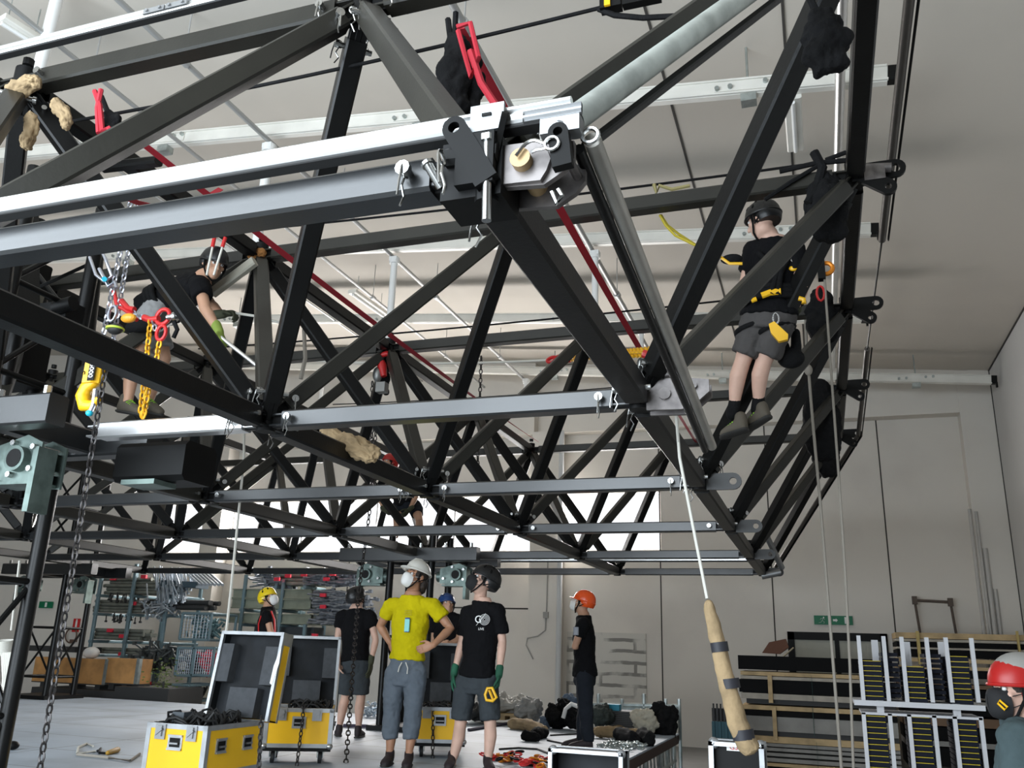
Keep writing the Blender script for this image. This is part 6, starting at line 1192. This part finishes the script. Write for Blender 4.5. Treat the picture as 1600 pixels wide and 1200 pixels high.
m = MB(); c = aY(1213, 1016, YT + .3); m.prism([(-.22, -.05), (-.1, .12), (.16, .18), (.2, .05), (.05, -.06)], (1, 0, 0), (0, 0, 1), c, V((0, 1, 0)), .3); one(m, 'brown_cardboard', mat('brown_cardboard', (.14, .06, .035), .8), 'crumpled brown cardboard on top of the timber stack', 'cardboard', None, 0)
one(MB().bar(aY(1222, 1028, YT + .2), aY(1240, 1012, YT + .2), .25, .02), 'cardboard_flap', mat('pale_cardboard', (.5, .42, .28), .8), 'pale cardboard flap beside the brown cardboard on the timber stack', 'cardboard')
YU = 15.9; xa, xb = aY(1405, 1050, YU).x, 3.15
rl = [(990, 999, timber, 'raw timber batten on top of the right hand stack'), (1000, 1004, palew, 'pale plank right under the top batten of the right hand stack'), (1005, 1012, blackb, 'first black board of the right hand stack'), (1013, 1016, palew, 'thin white plank between the black boards of the right hand stack'), (1017, 1028, blackb, 'second black board of the right hand stack'), (1030, 1036, timber, 'second timber batten of the right hand stack'), (1042, 1047, timber, 'third timber batten of the right hand stack'), (1048, 1060, blackb, 'third black board of the right hand stack'), (1070, 1076, mat('brown_plank', (.20, .12, .07), .7), 'brown plank of the right hand stack left of the red helmet'), (1078, 1090, blackb, 'fourth black board of the right hand stack'), (1096, 1102, grayb, 'grey plank of the right hand stack at mask height'), (1104, 1118, blackb, 'fifth black board of the right hand stack'), (1122, 1136, mat('brown_plank', (.20, .12, .07)), 'brown plank low in the right hand stack'), (1138, 1158, blackb, 'wide black board low in the right hand stack'), (1160, 1168, grayb, 'grey plank near the floor in the right hand stack'), (1170, 1200, blackb, 'black board at the floor in the right hand stack')]
for ya, yb, m, lb in rl:
    za, zb = aY(1500, ya, YU).z, aY(1500, yb, YU).z; one(MB().ab((xa, YU, zb), (xb, YU + .9, za)), 'timber_board', m, lb, 'board', None, 0)
for x, lb in ((1431, 'upright yellow timber strut on the right hand stack, left one'), (1588, 'upright yellow timber strut on the right hand stack by the picture edge')): one(MB().ab(aY(x, 986, YU - .1), V((aY(x + 10, 1038, YU - .1).x, YU - .02, aY(x, 1038, YU - .1).z))), 'timber_strut', mat('yellow_timber', (.5, .38, .14), .7), lb, 'strut', None, 0)
# rack with stacked black-yellow trays
YK = 9.0; whm = mat('white_rack_paint', (.62, .62, .64), .45); tray_m = mat('navy_tray', (.005, .007, .016), .6, 0, 0, 6, 0, 40, .2); tray_y = mat('tray_yellow_edge', (.55, .42, .02), .5)
s = thing('tray_rack', 'white steel rack holding six stacks of dark trays with yellow edges at the lower right', 'rack', (.75, YK + .25, 0))
def up(x0, y0, x1, y1, w=.034): a, b = aY(x0, y0, YK), aY(x1, y1, YK); b.x = a.x; return MB().ab((a.x - w / 2, YK - .02, b.z), (a.x + w / 2, YK + .02, a.z))
ups = [(1341, 993), (1380, 994), (1408, 995), (1447, 996), (1477, 996), (1517, 997)]
for k, (x, y) in enumerate(ups): up(x, y, x, 1097).build('upright', whm, s, 0)
for k, (x, y) in enumerate(((1349, 1113), (1390, 1115), (1420, 1116), (1459, 1117), (1491, 1118), (1532, 1120))): a = aY(x, y, YK); MB().ab((a.x - .017, YK - .02, 0), (a.x + .017, YK + .02, a.z)).build('upright', whm, s, 0)
a, b = aY(1334, 1093, YK), aY(1538, 1102, YK); MB().ab((a.x, YK - .05, a.z - .045), (b.x, YK - .01, a.z)).ab((a.x, YK - .01, a.z - .03), (b.x, YK + .6, a.z)).build('shelf_beam', whm, s, 0); a2, b2 = aY(1346, 1112, YK), aY(1534, 1117, YK); MB().ab((a2.x, YK - .02, a2.z - .02), (b2.x, YK + .6, a2.z)).build('shelf_beam', whm, s, 0)
for x in (1375, 1494): c = aY(x, 1098, YK); MB().ab((c.x - .03, YK, a2.z), (c.x + .03, YK + .06, b.z)).build('spacer_post', whm, s, 0)
for x, y in ((1366, 1000), (1416, 1003), (1470, 1003)): c = aY(x, y, YK + .5); MB().ab((c.x - .03, YK + .48, c.z - .35), (c.x + .03, YK + .52, c.z)).build('rear_post', whm, s, 0)
def tray(x0, x1, z, h):
    t = thing('plastic_tray', '', 'tray', ((x0 + x1) / 2, YK + .3, z)); MB().ab((x0, YK + .01, z), (x1, YK + .58, z + h * .78)).build('tray_body', tray_m, t, 0)
    MB().ab((x0 + .01, YK + .0, z + h * .78), (x1 - .01, YK + .03, z + h * .90)).build('yellow_edge', tray_y, t, 0); return t
stacks = [((1346, 1380), 1031, 1092, 8, 'upper left'), ((1413, 1447), 1040, 1094, 7, 'upper middle'), ((1482, 1517), 1024, 1096, 9, 'upper right'), ((1354, 1389), 1117, 1215, 11, 'lower left'), ((1425, 1459), 1119, 1217, 11, 'lower middle'), ((1496, 1531), 1121, 1219, 11, 'lower right')]
for (xa_, xb_), yt, yb, n, nm in stacks:
    x0, x1 = aY(xa_, (yt + yb) / 2, YK).x, aY(xb_, (yt + yb) / 2, YK).x; zt, zb = aY(xa_, yt, YK).z, aY(xa_, yb, YK).z
    if 'upper' in nm: zb = a.z + .001
    h = (zt - zb) / n; p = None
    for k in range(n):
        if p is None: p = tray(x0, x1, zb, h); o = p
        else: o = copy_tree(p, None, (0, 0, h * k))
        o['label'] = 'dark tray with yellow edge in the %s stack of the white rack' % nm; o['group'] = 'trays in the %s stack' % nm
for x, lb in ((1393, 'left'), (1460, 'right')):
    mb = MB(); c = aY(x, 1090, YK + .3); n = 9
    for k in range(n): z = a.z + .03 + k * .045; mb.ab((c.x - .07, YK + .1, z), (c.x + .07 + .01 * (k % 2), YK + .5, z + .03))
    one(mb, 'nested_trays', tray_m, 'nest of black trays in the %s gap of the upper white rack' % lb, 'trays', None, 0)
